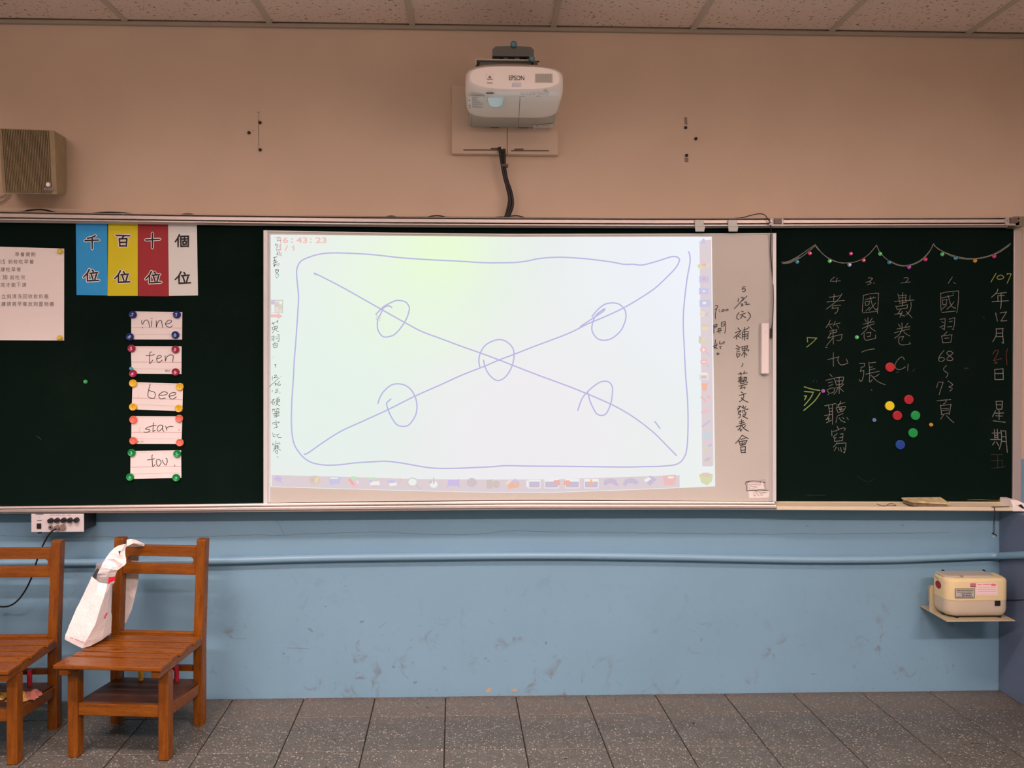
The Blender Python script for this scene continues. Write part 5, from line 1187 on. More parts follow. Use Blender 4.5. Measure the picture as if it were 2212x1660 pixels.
plate = empty('cable_box', (0.07, 0, 2.35)); bpy.context.view_layer.update()
M_pb = mat('painted_plate', tuple(c * .95 for c in CREAM), .6)
p, q = aty(976, 331.5, -.035), aty(1206, 188, -.035)
part(MB().box(p.x, aty(1095.2, 300, -.035).x, -.035, -.0006, p.z, q.z), 'cover_panel', M_pb, plate, bevel=.002)
part(MB().box(aty(1096, 300, -.035).x, q.x, -.035, -.0006, p.z - .001, q.z), 'cover_panel', M_pb, plate, bevel=.002)
b = MB(); M_slot = mat('slot_shadow', (.15, .115, .095), .7)
for u0, u1, v0, v1 in ((1001, 1078, 322.8, 325.6), (1104, 1186, 324.4, 327.2), (1060, 1079, 319.6, 323), (1111, 1131, 321, 324.5)):
    b.add(rect(u0, v0, u1, v1, -.0357), [(0, 1, 2, 3)])
part(b, 'cover_slot', M_slot, plate)
tag(plate, 'wall coloured flat cable box below the projector', 'cover box')
cab = empty('projector_cables', aty(1090, 400, -.05)); bpy.context.view_layer.update()
for pts, r in (([(1079, 318), (1082, 340), (1085, 358), (1090, 385), (1098, 412), (1102, 436), (1099, 455), (1093, 470), (1091, 473)], .0062),
               ([(1089, 322), (1089.5, 345), (1090, 360), (1095, 388), (1104, 415), (1107.5, 440), (1103, 458), (1095, 471)], .0062),
               ([(1083, 322), (1087, 345), (1086.5, 360), (1093, 400), (1099, 428), (1096, 450), (1091, 468)], .0035)):
    ys_ = [-.045 + .0 * i for i in range(len(pts))]
    P = [aty(u, v, -.048) for u, v in smoothpts(pts, 4)]
    part(MB().tube(P, r, 10), 'cable', M_rubber, cab)
c = aty(1090.5, 357, -.06); part(MB().box(c.x - .014, c.x + .014, -.062, -.038, c.z - .006, c.z + .006), 'cable_tie', mat('tie_grey', (.10, .085, .08), .5), cab, bevel=.002)
tag(cab, 'thick black cables dropping from the cable box to the chalkboard', 'cable')
# slack cable showing in humps above the top rail
for k, (pts, lb) in enumerate((([(18, 459.5), (50, 457.5), (62, 454.6), (80, 453), (96, 453.6), (115, 458.5), (125, 461)], 'flat black cable hump above the rail under the wall loudspeaker'),
                ([(188, 463.5), (205, 460.8), (230, 459.2), (255, 459.8), (280, 461.8), (296, 465)], 'low black cable hump above the rail over the coloured strips'),
                ([(384, 466.5), (398, 462.8), (414, 463), (424, 466.5)], 'tiny black cable hump above the rail right of the coloured strips'),
                ([(826, 470.5), (836, 468), (848, 467), (862, 470.5)], 'short black cable hump above the rail left of the projector'),
                ([(918, 471.5), (930, 467.5), (945, 466), (958, 468), (968, 472)], 'black cable hump above the rail nearer the projector cables'),
                ([(1060, 472.5), (1075, 469.5), (1090, 469), (1108, 466.5), (1122, 467.2), (1140, 473)], 'black cable hump where the projector cables meet the rail'))):
    o = MB().tube([aty(u, v, -.05) for u, v in smoothpts(pts, 4)], .0024 if k > 1 else .0034, 8).build('slack_cable', M_rubber)
    tag(recenter(o), lb, 'cable', 'slack cables above the top rail')

# ================================================================ WALL LOUDSPEAKER
spk = empty('wall_loudspeaker', (aty(60, 350, -.1).x, -.001, aty(60, 425, -.1).z)); bpy.context.view_layer.update()
M_sp = mat('speaker_khaki', T(124, 102, 74), .55); mottle(M_sp, (.32, .27, .16), .06, 30)
YF = -.19
fa = [aty(u, v, YF) for u, v in ((-3, 277.5), (117, 281.5), (123, 420), (6, 417))]        # front face TL TR BR BL
yb = -.002
ba = [aty(u, v, yb) for u, v in ((18, 297), (143, 299), (143, 415), (30, 412))]
ym = -.06
ma = [aty(u, v, ym) for u, v in ((8, 295), (142.5, 297), (142.0, 420.5), (20, 418))]
rings = [fa, ma, ba]
part(MB().loft(rings, smooth=False), 'cabinet', M_sp, spk, bevel=.004, seg=2)
def bil(q, s, t): return (q[0] * (1 - s) + q[1] * s) * (1 - t) + (q[3] * (1 - s) + q[2] * s) * t
nrib = 29; b = MB()
M_spd = mat('grille_dark', (.035, .022, .010), .8)
q = [bil(fa, .045, .012), bil(fa, .905, .012), bil(fa, .905, .988), bil(fa, .055, .988)]
b = MB().poly([p + Vector((0, -.0008, 0)) for p in q]); part(b, 'grille_back', M_spd, spk)
b = MB()
for i in range(nrib):
    s = (i + .5) / nrib; w_ = .0033
    p0, p1 = bil(q, s, 0), bil(q, s, 1)
    b.add([p0 + Vector((-w_ / 2, -.001, 0)), p0 + Vector((w_ / 2, -.001, 0)), p1 + Vector((w_ / 2, -.001, 0)), p1 + Vector((-w_ / 2, -.001, 0)),
           p0 + Vector((-w_ / 4, -.006, 0)), p0 + Vector((w_ / 4, -.006, 0)), p1 + Vector((w_ / 4, -.006, 0)), p1 + Vector((-w_ / 4, -.006, 0))],
          [(4, 5, 6, 7), (0, 4, 7, 3), (1, 2, 6, 5), (0, 1, 5, 4), (3, 7, 6, 2)])
gr = part(b, 'grille_ribs', M_sp, spk); gr['kind'] = 'stuff'
c = aty(103.7, 398.6, YF - .008); part(MB().cyl(c + Vector((0, .003, 0)), c, .0085, 20), 'round_badge', mat('badge_white', T(222, 196, 180), .5), spk)
part(MB().add(rect(95, 406, 114, 411.5, YF - .008), [(0, 1, 2, 3)]), 'name_plate', mat('plate_grey', T(130, 112, 104), .5), spk)
b = MB()
for i in range(6): b.add(rect(97 + i * 2.6, 407.2, 98.6 + i * 2.6, 410.2, YF - .0084), [(0, 1, 2, 3)])
part(b, 'plate_print', mat('plate_ink', (.10, .085, .08), .6), spk)
tag(spk, 'khaki box loudspeaker with vertical ribbed grille high on the left wall', 'loudspeaker')
b = MB()
b.tube([aty(u, v, -.012) for u, v in smoothpts([(14, 419), (8, 423), (-2, 426), (-40, 432)], 4)], .0022, 6)
b.tube([aty(u, v, -.012) for u, v in smoothpts([(22, 419), (14, 429), (4, 436), (-12, 442), (-60, 446)], 4)], .0022, 6)
tag(recenter(b.build('speaker_wire', mat('beige_wire', T(140, 112, 88), .5))), 'thin beige wire coming out under the loudspeaker', 'wire')

# ================================================================ SMALL AMPLIFIER UNDER THE TRAY
amp = empty('amplifier', (aty(124, 1149, -.12).x, -.10, aty(124, 1149, -.2).z)); bpy.context.view_layer.update()
YA = -.124
p, q = aty(68, 1149.8, YA), aty(181, 1104, YA); q.z = .812
part(MB().box(p.x + .002, q.x - .001, YA + .003, -.012, p.z + .004, .806), 'housing', M_black, amp, bevel=.003)
M_af = mat('amp_panel', T(196, 166, 160), .45)
part(MB().box(p.x, q.x, YA - .002, YA + .0045, p.z, q.z), 'front_panel', M_af, amp, bevel=.001)
Y4 = YA - .0025
Q_ = (50, 1095, 13.01)
def apx(x, y): return (50 + x / 13.01, 1095 + y / 13.01)
for x, y in ((790, 385), (970, 380), (1155, 375), (1330, 375), (1515, 370)):
    u, v = apx(x, y); c = aty(u, v, Y4); c2 = c + Vector((-.010, -.016, -.001))
    part(MB().cyl(c, c + Vector((0, -.016, 0)), .0105, 18, .0085), 'control_knob', M_black, amp, bevel=.001)
u, v = apx(452, 545); c = aty(u, v, Y4); o = part(MB().box(c.x - .0085, c.x + .0085, Y4 - .004, Y4 + .001, c.z - .0105, c.z + .0105), 'rocker_switch', M_black, amp, bevel=.001)
M_jk = mat('nickel', (.45, .36, .30), .35, metal=.7)
for x, y, r, ln in ((785, 575, .0085, .006), (980, 580, .0095, .018), (1130, 575, .0120, .010)):
    u, v = apx(x, y); c = aty(u, v, Y4); jo = part(MB().cyl(c, c + Vector((0, -ln, 0)), r, 16), 'jack', M_jk if r > .009 else M_jk, amp)
    sub(MB().cyl(c + Vector((0, -ln - .0005, 0)), c + Vector((0, -ln + .001, 0)), r * .45, 10), 'jack_hole', M_black if r < .009 else MATS.get('jack_rose') or mat('jack_rose', (.30, .17, .16), .4), jo, amp)
b = MB()
for x0, x1, y, h in ((345, 570, 215, 26), (390, 520, 388, 26), (430, 475, 293, 12), (750, 900, 235, 12), (920, 1050, 235, 12), (1090, 1180, 235, 12), (1240, 1340, 235, 12)):
    u0, v0 = apx(x0, y - h / 2); u1, v1 = apx(x1, y + h / 2); b.add(rect(u0, v0, u1, v1, Y4 - .0004), [(0, 1, 2, 3)])
part(b, 'panel_print', mat('panel_ink', T(118, 100, 108), .5), amp)
part(MB().cyl(aty(86, 1150, YA + .012), aty(86, 1152.5, YA + .012), .008, 12), 'rubber_foot', M_black, amp)
tag(amp, 'small amplifier box with white front and five black knobs under the tray', 'amplifier')
pts = [(122, 1142.5, YA - .02), (114, 1147, YA - .024), (107, 1154, YA - .022), (100.5, 1164, -.14), (94, 1176, -.135), (88, 1190, -.13), (82, 1205, -.125), (76.5, 1222, -.12), (71, 1240, -.12), (64, 1258, -.12), (54, 1277, -.115), (41, 1295, -.11), (26, 1307, -.11), (10, 1311.5, -.11), (-8, 1309, -.11), (-40, 1296, -.11), (-90, 1260, -.12)]
o = MB().tube([aty(*q_) for q_ in smoothpts(pts, 4)], .0034, 8).build('power_cable', M_rubber)
tag(recenter(o), 'black cable plugged in the amplifier and sagging behind the left chair', 'cable')

# ================================================================ ERASER CLEANING MACHINE ON ITS SHELF
cl = empty('eraser_cleaner', (2.05, -.10, .372)); bpy.context.view_layer.update()
M_c1 = mat('cleaner_cream', T(208, 168, 122), .5); M_c2 = mat('cleaner_beige', T(188, 154, 128), .5); M_lid = mat('cleaner_lid', T(168, 142, 122), .5)
x0, x1, y0, y1 = 1.908, 2.174, -.195, -.084
zt, zs, zb = aty(2120, 1250.5, -.19).z, aty(2120, 1297.5, -.19).z, aty(2120, 1333, -.19).z
def rrect(x0, x1, y0, y1, z, r, ins=0, n=6, rb=.006):
    R = []; x0 += ins; x1 -= ins; y0 += ins; y1 -= ins
    for cx, cy, a0, rr in ((x1 - r, y0 + r, -90, r), (x1 - rb, y1 - rb, 0, rb), (x0 + rb, y1 - rb, 90, rb), (x0 + r, y0 + r, 180, r)):
        for i in range(n + 1):
            a = math.radians(a0 + 90 * i / n); R.append(Vector((cx + rr * math.cos(a), cy + rr * math.sin(a), z)))
    return R
R_ = lambda z, ins=0, r=.042: rrect(x0, x1, y0, y1, z, r - ins * .5, ins)
part(MB().loft([R_(zs), R_(zt - .014), R_(zt - .005, .003), R_(zt, .012)]), 'upper_case', M_c1, cl)
part(MB().loft([R_(zb, .022), R_(zb + .003, .010), R_(zb + .016, .003), R_(zb + .03, .0005), R_(zs - .001, .0005)]), 'lower_case', M_c2, cl)
part(MB().loft([rrect(x0 + .004, x0 + .222, y0 + .026, y1, zt - .001, .03), rrect(x0 + .006, x0 + .222, y0 + .028, y1, zt + .003, .03), rrect(x0 + .012, x0 + .214, y0 + .034, y1, zt + .0055, .024)]), 'lid', M_lid, cl)
b = MB()
for u, v in ((2073, 1242.5), (2077, 1242.2)): b.tube([atz(u, v + 1.5, zt + .006), atz(u + 4, v + 4, zt + .006)], .0012, 5)
part(b, 'lid_grip', mat('grip_grey', (.25, .21, .19), .5), cl)
b = MB(); b.tube([Vector((x0 - .0005, y0 + .07, zt - .020)), Vector((x0 - .0005, y1 - .01, zt - .010))], .0010, 5); b.tube([Vector((x0 + .003, y0 + .028, zt - .024)), Vector((x0 + .022, y0 + .0062, zt - .023))], .001, 5)
part(b, 'lid_seam', mat('seam_brown', (.16, .12, .09), .7), cl)
YL = y0 - .0008
Z3 = (1960, 1160, 6.917)
def cpx(x, y): return (1960 + x / 6.917, 1160 + y / 6.917)
def crect(n_, x0_, y0_, x1_, y1_, m, dy=0):
    u0, v0 = cpx(x0_, y0_); u1, v1 = cpx(x1_, y1_)
    return part(MB().add(rect(u0, v0, u1, v1, YL - dy), [(0, 1, 2, 3)]), n_, m, cl)
crect('label_border', 714, 775, 1006, 922, mat('label_black', (.02, .018, .016), .5)); crect('spec_label', 722, 783, 998, 914, mat('label_silver', T(178, 158, 146), .4), .0005)
b = MB()
for y, a, c, h in ((802, 738, 985, 18), (828, 742, 978, 13), (853, 810, 965, 16), (878, 815, 965, 16), (902, 735, 985, 14)):
    x = a
    while x < c:
        w_ = random.uniform(9, 16); u0, v0 = cpx(x, y - h / 2); u1, v1 = cpx(min(x + w_, c), y + h / 2)
        b.add(rect(u0, v0, u1, v1, YL - .001), [(0, 1, 2, 3)]); x += w_ + 5
for x in (770, 790):
    u0, v0 = cpx(x, 858); u1, v1 = cpx(x + 10, 868); b.add(rect(u0, v0, u1, v1, YL - .001), [(0, 1, 2, 3)])
part(b, 'label_print', mat('label_ink2', (.10, .085, .08), .6), cl)
crect('pink_sticker', 1030, 690, 1348, 878, mat('sticker_pink', T(252, 178, 168), .55)); crect('small_sticker', 940, 697, 1024, 755, mat('sticker_rose', T(186, 92, 100), .5))
b = MB(); x = 950
u0, v0 = cpx(945, 742); u1, v1 = cpx(1018, 752); b.add(rect(u0, v0, u1, v1, YL - .0006), [(0, 1, 2, 3)]); part(b, 'sticker_print', mat('sticker_blue_ink', (.10, .09, .16), .6), cl)
b = MB()
for a, c, y in ((1050, 1115, 714), (1130, 1240, 712)):
    u0, v0 = cpx(a, y - 5); u1, v1 = cpx(c, y + 5); b.add(rect(u0, v0, u1, v1, YL - .0006), [(0, 1, 2, 3)])
for a, c, y in ((1055, 1330, 760), (1055, 1320, 790), (1055, 1325, 820), (1055, 1330, 856)):
    u0, v0 = cpx(a, y - 1.5); u1, v1 = cpx(c, y + 1.5); b.add(rect(u0, v0, u1, v1, YL - .0006), [(0, 1, 2, 3)])
cx_, cy_ = cpx(1287, 720); b.poly([aty(cx_ + (5.6 + .8 * (i % 2)) * math.cos(i * math.pi / 9), cy_ + (2.4 + .5 * (i % 2)) * math.sin(i * math.pi / 9), YL - .0007) for i in range(18)])
part(b, 'sticker_print', mat('sticker_red_ink', (.85, .20, .20), .6), cl)
u0, v1 = cpx(1305, 1035); u1, v0 = cpx(1388, 955); p, q = aty(u0, v1, YL), aty(u1, v0, YL)
o = part(MB().box(p.x, q.x, YL - .003, YL + .001, p.z, q.z), 'power_switch', M_black, cl, bevel=.002)
b = MB()
ce = Vector((x0 - .0008, y0 + .072, zt - .042))
b.poly([ce + Vector((0, .022 * math.cos(t), .0165 * math.sin(t))) for t in (2 * math.pi * i / 20 for i in range(20))])
part(b, 'red_label', mat('red_sticker', (.32, .012, .03), .5), cl)
for x, y in ((x0 + .05, y0 + .02), (x0 + .23, y0 + .02), (x0 + .02, y0 + .07), (x0 + .04, y1 - .02), (x0 + .23, y1 - .02)):
    part(MB().cyl((x, y, zb + .001), (x, y, zb - .008), .007, 10), 'foot', M_black, cl)
tag(cl, 'cream coloured eraser cleaning machine with pink sticker at the lower right', 'eraser cleaner')
sh = empty('wall_shelf', (2.05, -.1, zb - .012)); bpy.context.view_layer.update()
M_sh = mat('shelf_beige', T(168, 138, 108), .5)
zsf = zb - .008
def Pn(u, v): p = atz(u, v, zsf); return p
part(MB().box(1.893, 2.180, -.214, -.002, zsf - .005, zsf), 'shelf_plate', M_sh, sh, bevel=.0015)
part(MB().prism([(1.893, -.083, zsf), (1.893, -.083, zsf + .095), (1.900, -.083, zsf + .108), (1.915, -.083, zsf + .112), (2.165, -.083, zsf + .112), (2.165, -.083, zsf)], (0, .005, 0)), 'back_plate', M_sh, sh)
for xx in (1.93, 2.14): part(MB().box(xx, xx + .02, -.078, -.002, zsf + .02, zsf + .09), 'wall_bracket', M_sh, sh)
for u, v in ((2036, 1233), (2124, 1233)):
    c = aty(u, v, -.001); part(MB().cyl(c, c + Vector((0, -.008, 0)), .005, 10), 'screw', M_black, sh)
tag(sh, 'small beige metal wall shelf carrying the cream eraser cleaner', 'shelf')
c = aty(2186, 1296, -.002); o = MB().box(c.x - .004, c.x + .004, -.012, -.001, c.z - .004, c.z + .004).build('wire_clip', M_sh, bevel=.001)
clip = o
P = [aty(u, v, -.006) for u, v in ((2182, 1298), (2190, 1298.5), (2205, 1297.5), (2215, 1297))]
cw_ = empty('wall_wire', c); bpy.context.view_layer.update()
o.parent = cw_; o.data.transform(Matrix.Translation(-c))
P = [p for p in P if p.x < CXL - .002] + [Vector((CXL - .003, -.006, P[-1].z)), CAMP + ray(2212, 1296.5) * ((CXL - .003) / ray(2212, 1296.5).x)]
part(MB().tube(P, .0016, 6), 'wire', M_rubber, cw_)
tag(cw_, 'thin dark wire clipped to the wall right of the eraser cleaner', 'wire')
# ================================================================ CHAIRS
def chair(loc, rz, label):
    r = empty('wooden_chair', loc, rz); tag(r, label, 'chair', 'low varnished school chairs')
    W, L, T_ = .374, .037, .042; YR = .282
    bv = .0035
    def add(n, b, m=M_wood, parent=None, bev=bv): return b.build(n, m, parent or r, bevel=bev, seg=2)
    for x in (0, W - L):
        add('leg', MB().box(x, x + L, 0, T_, 0, .318), M_woodv)
        # rear leg runs up into the back post, leaning slightly
        b = MB()
        def sec(z, dy, t=T_): return [Vector((x, YR + dy, z)), Vector((x + L, YR + dy, z)), Vector((x + L, YR + dy + t, z)), Vector((x, YR + dy + t, z))]
        b.loft([sec(0, 0), sec(.34, 0), sec(.722, .030, .040), sec(.728, .032, .036)], smooth=False)
        add('leg', b, M_woodv)
        b = MB().hexa([Vector((x + .002, -.055, .318)), Vector((x + L - .002, -.055, .318)), Vector((x + .002, YR + .002, .320)), Vector((x + L - .002, YR + .002, .320)),
                       Vector((x + .002, -.055, .345)), Vector((x + L - .002, -.055, .345)), Vector((x + .002, YR + .002, .345)), Vector((x + L - .002, YR + .002, .345))])
        add('seat_rail', b)
        b = MB().hexa([Vector((x + .009, T_ - .001, .146)), Vector((x + L - .009, T_ - .001, .146)), Vector((x + .009, YR + .002, .126)), Vector((x + L - .009, YR + .002, .126)),
                       Vector((x + .009, T_ - .001, .190)), Vector((x + L - .009, T_ - .001, .190)), Vector((x + .009, YR + .002, .166)), Vector((x + L - .009, YR + .002, .166))])
        add('side_stretcher', b)
    x0, x1 = L - .001, W - L + .001
    add('front_stretcher', MB().box(x0, x1, .006, .028, .152, .197))
    add('back_stretcher', MB().box(x0, x1, YR + .008, YR + .028, .212, .234))
    add('back_stretcher', MB().box(x0, x1, YR + .006, YR + .030, .325, .366))
    sh = MB().hexa([Vector((.0145, .029, .184)), Vector((W - .0145, .029, .184)), Vector((.0145, YR + .012, .170)), Vector((W - .0145, YR + .012, .170)), Vector((.0145, .029, .191)), Vector((W - .0145, .029, .191)), Vector((.0145, YR + .012, .177)), Vector((W - .0145, YR + .012, .177))])
    sh.box(x0, x1, YR + .008, YR + .028, .150, .176)
    add('book_shelf', sh, M_wooddk)
    # five seat slats
    for y0, y1, a, c in ((-.066, .022, -.013, W + .007), (.034, .073, -.004, W + .001), (.085, .129, -.001, W + .007), (.141, .191, -.003, W + .001), (.205, .262, -.001, W + .005)):
        o = add('seat_slat', MB().box(a, c, y0, y1, .3455, .360), bev=.003)
        hp = MB()
        for hx in (.016, W - .022): hp.cyl((hx, (y0 + y1) / 2, .3602), (hx, (y0 + y1) / 2, .3606), .0025, 8)
        if y1 - y0 > .08: 
            for hx in (.016, W - .022): hp.cyl((hx, y0 + .02, .3602), (hx, y0 + .02, .3606), .0025, 8)
        hp.build('nail_hole', M_armd, o)
    # back panel with a long rounded slot
    zb_, zt_, zs0, zs1 = .588, .700, .629, .658
    pw = x1 - x0; sx0, sx1 = x0 + .019, x1 - .014; rr = (zs1 - zs0) / 2; n = 8
    inner = [(sx1 - rr + rr * math.cos(a), (zs0 + zs1) / 2 + rr * math.sin(a)) for a in (math.pi / 2 - math.pi * i / n for i in range(n + 1))] + \
            [(sx0 + rr + rr * math.cos(a), (zs0 + zs1) / 2 + rr * math.sin(a)) for a in (-math.pi / 2 - math.pi * i / n for i in range(n + 1))]
    outer = []
    for (px, pz) in inner:
        up = pz > (zs0 + zs1) / 2
        if px > sx1 - rr: k = (px - (sx1 - rr)) / rr; outer.append((x1 if k > .55 else sx1 - rr + (x1 - sx1 + rr) * k / .55, (zt_ if up else zb_) if k < .8 else (zs1 if up else zs0) if k < .99 else (zs0 + zs1) / 2))
        elif px < sx0 + rr: k = ((sx0 + rr) - px) / rr; outer.append((x0 if k > .55 else sx0 + rr - (sx0 + rr - x0) * k / .55, (zt_ if up else zb_) if k < .8 else (zs1 if up else zs0) if k < .99 else (zs0 + zs1) / 2))
        else: outer.append((px, zt_ if up else zb_))
    def Y(z, back): return YR + .008 + (z - .34) / .38 * .030 + (.021 if back else 0)
    N = len(inner); vs = []
    for back in (0, 1):
        vs += [Vector((x, Y(z, back), z)) for x, z in inner]; vs += [Vector((x, Y(z, back), z)) for x, z in outer]
    F = []
    for i in range(N):
        j = (i + 1) % N
        F += [(i, j, N + j, N + i), (2 * N + i, 3 * N + i, 3 * N + j, 2 * N + j), (i, 2 * N + i, 2 * N + j, j), (N + i, N + j, 3 * N + j, 3 * N + i)]
    add('backrest', MB().add(vs, F), bev=.002)
    # colour-marked dowels between shelf and seat at the back
    for hx, m in ((.128, mat('yellow_dowel', (.70, .42, .03), .45) if 'yellow_dowel' not in MATS else MATS['yellow_dowel']), (.273, mat('red_dowel', (.45, .012, .03), .45) if 'red_dowel' not in MATS else MATS['red_dowel'])):
        add('coloured_dowel', MB().cyl((hx, YR - .004, .1745), (hx, YR - .004, .236), .0092, 14), m, bev=0)
    for z, yy in ((.332, YR + .003), (.142, YR + .003)):
        b = MB().box(W - L - .0015, W - L + .0085, YR - .0030, YR - .0008, z - .018, z + .012)
        b.cyl((W - L + .003, YR - .0032, z - .012), (W - L + .003, YR - .0012, z - .012), .007, 12)
        o = add('metal_bracket', b, M_steel, bev=0)
    return r
ch2 = chair((-1.508, -.512, 0), -.095, 'low varnished wooden chair with the white paper bag hung on its back')
ch1 = chair((-2.034, -.566, 0), .012, 'low varnished wooden chair cut off by the left edge, crumpled wrappers on its shelf')

# crumpled wrappers on the shelf of the left chair
def crumple(name, u0, u1, v0, v1, y, m, label, seed):
    random.seed(seed); n, k = 9, 6
    p, q = aty(u0, v1, y), aty(u1, v0, y); zf = .186
    b = MB(); vs = []
    for j in range(k + 1):
        for i in range(n + 1):
            s, t = i / n, j / k
            e = math.sin(math.pi * s) * math.sin(math.pi * t)
            vs.append(Vector((p.x + (q.x - p.x) * s + random.uniform(-.006, .006), y - .03 + .06 * t + random.uniform(-.005, .005), zf + .0025 + e * .020 + random.uniform(0, .009) * (e > .05))))
    F = [(j * (n + 1) + i, j * (n + 1) + i + 1, (j + 1) * (n + 1) + i + 1, (j + 1) * (n + 1) + i) for j in range(k) for i in range(n)]
    b.add(vs, F)
    o = b.build(name, m); sd = o.modifiers.new('thick', 'SOLIDIFY'); sd.thickness = .0008; sd.offset = 1
    tag(recenter(o), label, 'wrapper', 'wrappers on the chair shelf'); return o
crumple('crumpled_wrapper', 22, 64, 1500, 1512, -.44, mat('wrapper_yellow', (.55, .36, .07), .5), 'crumpled yellow wrapper on the shelf of the left chair', 3)
crumple('crumpled_wrapper', 56, 84, 1496, 1512, -.425, mat('wrapper_pink', (.42, .15, .12), .5), 'crumpled pinkish wrapper right of the yellow one on the chair shelf', 4)
crumple('crumpled_wrapper', -30, 8, 1504, 1512, -.44, MATS['wrapper_yellow'], 'crumpled yellow wrapper half out of frame at the left edge', 5)
random.seed(11)

# ================================================================ WHITE PAPER BAG ON THE RIGHT CHAIR
bag = empty('paper_bag', (-1.55, -.36, .37)); bpy.context.view_layer.update()
M_bag = mat('white_bag_paper', T(236, 206, 200), .55)
bm_n = noise(M_bag, 14, 5, .6); bump(M_bag, bm_n.outputs[0], .55, .015)
M_bag2 = mat('bag_paper_inner', T(222, 196, 186), .6); bm_n = noise(M_bag2, 14, 5, .6); bump(M_bag2, bm_n.outputs[0], .55, .015)
def loftpts(rows, k=3, jit=.0018):
    out = []
    cols = [smoothpts([tuple(aty(*p)) for p in c], k) for c in zip(*rows)]
    for r in zip(*cols): out.append([Vector(p) + Vector((random.uniform(-jit, jit), random.uniform(-jit, jit) * 2, random.uniform(-jit, jit))) for p in r])
    return out
rows = [
 [(140, 1383, -.385), (159, 1392.5, -.398), (178, 1401.5, -.41), (197, 1395, -.395), (220, 1384, -.355), (241, 1369, -.30), (236, 1366, -.25), (196, 1378, -.27), (150, 1375, -.30)],
 [(141, 1372, -.385), (163, 1378, -.400), (187, 1384, -.415), (203, 1375, -.395), (224, 1366, -.355), (241, 1356, -.30), (236, 1356, -.25), (196, 1362, -.26), (151, 1366, -.29)],
 [(154, 1340, -.378), (178, 1346, -.392), (205, 1351, -.41), (216, 1342, -.385), (229, 1338, -.35), (241, 1332, -.30), (237, 1332, -.25), (204, 1336, -.25), (164, 1338, -.28)],
 [(171, 1304, -.365), (193, 1309, -.378), (217, 1312, -.395), (225, 1306, -.375), (234, 1302, -.345), (241, 1298, -.30), (238, 1298, -.25), (210, 1300, -.24), (180, 1303, -.27)],
 [(186, 1272, -.345), (206, 1280, -.38), (226, 1285, -.38), (233, 1279, -.36), (239, 1275, -.335), (241.5, 1272, -.30), (239, 1272, -.26), (217, 1274, -.24), (194, 1272, -.265)],
 [(198.2, 1246.3, -.335), (214, 1258.5, -.365), (232, 1262.3, -.365), (240, 1261, -.35), (245, 1259.5, -.325), (245.5, 1257, -.295), (243, 1256, -.265), (226, 1252, -.25), (206, 1247, -.262)]]
LB = loftpts(rows, 3, .0013); bb_ = MB()
for cols in ((0, 1), (1, 2), (2, 3), (3, 4), (4, 5), (5, 6, 7, 8, 0)):
    vs = [R[c] for R in LB for c in cols]; nc = len(cols)
    bb_.add(vs, [(i * nc + k, i * nc + k + 1, (i + 1) * nc + k + 1, (i + 1) * nc + k) for i in range(len(LB) - 1) for k in range(nc - 1)], True)
bb_.add(LB[0], [tuple(range(len(LB[0])))])
part(bb_, 'bag_body', M_bag, bag)
rows = [[(206, 1262, -.29), (228, 1268, -.30), (246, 1262, -.30)], [(209, 1246, -.315), (230, 1248, -.33), (249, 1246, -.32)], [(217, 1226, -.335), (238, 1230, -.345), (254, 1232, -.33)], [(230, 1205, -.31), (250, 1216, -.33), (270, 1221, -.318)],
        [(239, 1193, -.30), (256, 1203, -.325), (273, 1208, -.31)], [(252, 1181, -.29), (262, 1190, -.315), (270, 1191, -.30)], [(266, 1176, -.28), (271, 1176, -.295), (275, 1176, -.285)]]
L_ = loftpts(rows, 3, .0012); nb = MB(); nn = 3
nb.add([q for R in L_ for q in R], [(i * nn + k, i * nn + k + 1, (i + 1) * nn + k + 1, (i + 1) * nn + k) for i in range(len(L_) - 1) for k in range(nn - 1)])
o = part(nb, 'bag_handle', M_bag2, bag)
M_cr = mat('crease_shadow', (.2, .16, .15), .8)
part(MB().poly([aty(*p) for p in ((223, 1226, -.3215), (230, 1208, -.3195), (247, 1208, -.334), (254, 1213, -.336), (266, 1219, -.334), (254, 1226, -.330), (240, 1230, -.330))]), 'folded_flap', M_bag, bag)
part(MB().poly([aty(*p) for p in ((255.5, 1192, -.331), (261, 1190, -.331), (258.5, 1200, -.333))]), 'handle_gap', mat('gap_red', (.10, .02, .015), .7), bag)
part(MB().poly([aty(*p) for p in ((234.8, 1247, -.372), (249.5, 1246, -.372), (248.5, 1254.5, -.372), (240, 1258, -.372), (233, 1262.2, -.374))]), 'red_block', mat('bag_red', (.62, .01, .035), .5), bag)
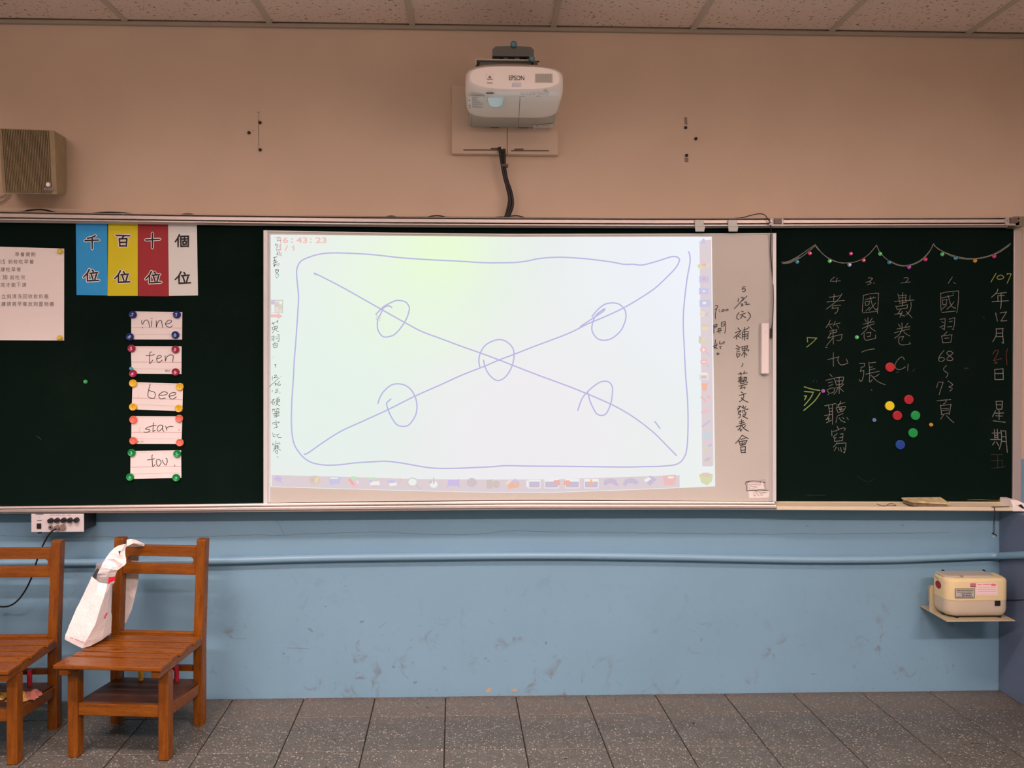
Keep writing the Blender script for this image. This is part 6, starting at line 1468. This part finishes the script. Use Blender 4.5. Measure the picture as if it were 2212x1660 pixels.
# printing
b = MB()
for i in range(5):
    u0, v0 = 223.5 + i * 1.2, 1336.5 - i * 2.6
    b.poly([aty(*p) for p in ((u0, v0, -.392), (u0 + 4.2, v0 + .4, -.388), (u0 + 5.0, v0 - 1.6, -.388), (u0 + .8, v0 - 2.0, -.392))])
part(b, 'red_print', MATS['bag_red'], bag)
b = MB()
for i in range(15):
    if i in (3, 10): continue
    u0, v0 = 152.5 + i * 1.95, 1377.5 + i * .72
    b.poly([aty(*p) for p in ((u0, v0 + 1.6, -.428), (u0 + 1.4, v0 + 2.1, -.428), (u0 + 1.4, v0 + .4, -.428), (u0, v0 - .1, -.428))])
part(b, 'red_print', mat('bag_red_small', (.38, .05, .06), .6), bag)
# the side of the bag behind the post and the flap over the rail
Yb = -.150
part(MB().prism([aty(u, v, Yb) for u, v in ((262, 1182), (282, 1180), (299, 1182), (299.5, 1243), (296, 1268), (284, 1318), (272, 1346), (262, 1352))], (0, .006, 0)), 'bag_back', M_bag2, bag)
fl = MB(); P = [(273, 1181, -.262), (274, 1167, -.255), (283, 1165.5, -.24), (293, 1167.5, -.225), (303, 1172, -.215), (312, 1176, -.208), (311, 1180.5, -.208), (292, 1181, -.222)]
W3 = [aty(*p) for p in P]; c = aty(288, 1174, -.262)
fl.add(W3 + [c], [(i, (i + 1) % 8, 8) for i in range(8)])
o = part(fl, 'bag_flap', M_bag2, bag); sd = o.modifiers.new('thick', 'SOLIDIFY'); sd.thickness = .0015
tag(bag, 'crumpled white paper carrier bag hanging on the left post of the right chair', 'bag')
b = MB().add([aty(*p) for p in ((198.5, 1247, -.312), (210, 1228, -.312), (215.5, 1231, -.315), (205.5, 1252, -.318), (198.5, 1247, -.290), (210, 1228, -.290), (215.5, 1231, -.290), (205.5, 1252, -.290))], [(3, 2, 1, 0), (4, 5, 6, 7), (0, 1, 5, 4), (1, 2, 6, 5), (2, 3, 7, 6), (3, 0, 4, 7)])
pk = empty('dark_pouch', aty(206, 1240, -.30)); bpy.context.view_layer.update()
part(b, 'pouch', mat('pouch_grey', (.045, .05, .05), .5), pk, bevel=.002)
b = MB().add([aty(*p) for p in ((205, 1238, -.300), (208, 1218, -.298), (218, 1216, -.300), (226, 1206, -.300), (225, 1214, -.304), (216, 1231, -.306))], [(0, 1, 2, 3, 4, 5)])
m_ = mat('clear_film', (.55, .56, .58), .25, trans=.0); bsdf(m_).inputs['Alpha'].default_value = .45
part(b, 'clear_wrap', m_, pk)
tag(pk, 'dark grey pouch in clear wrap poking out of the white bag', 'pouch')
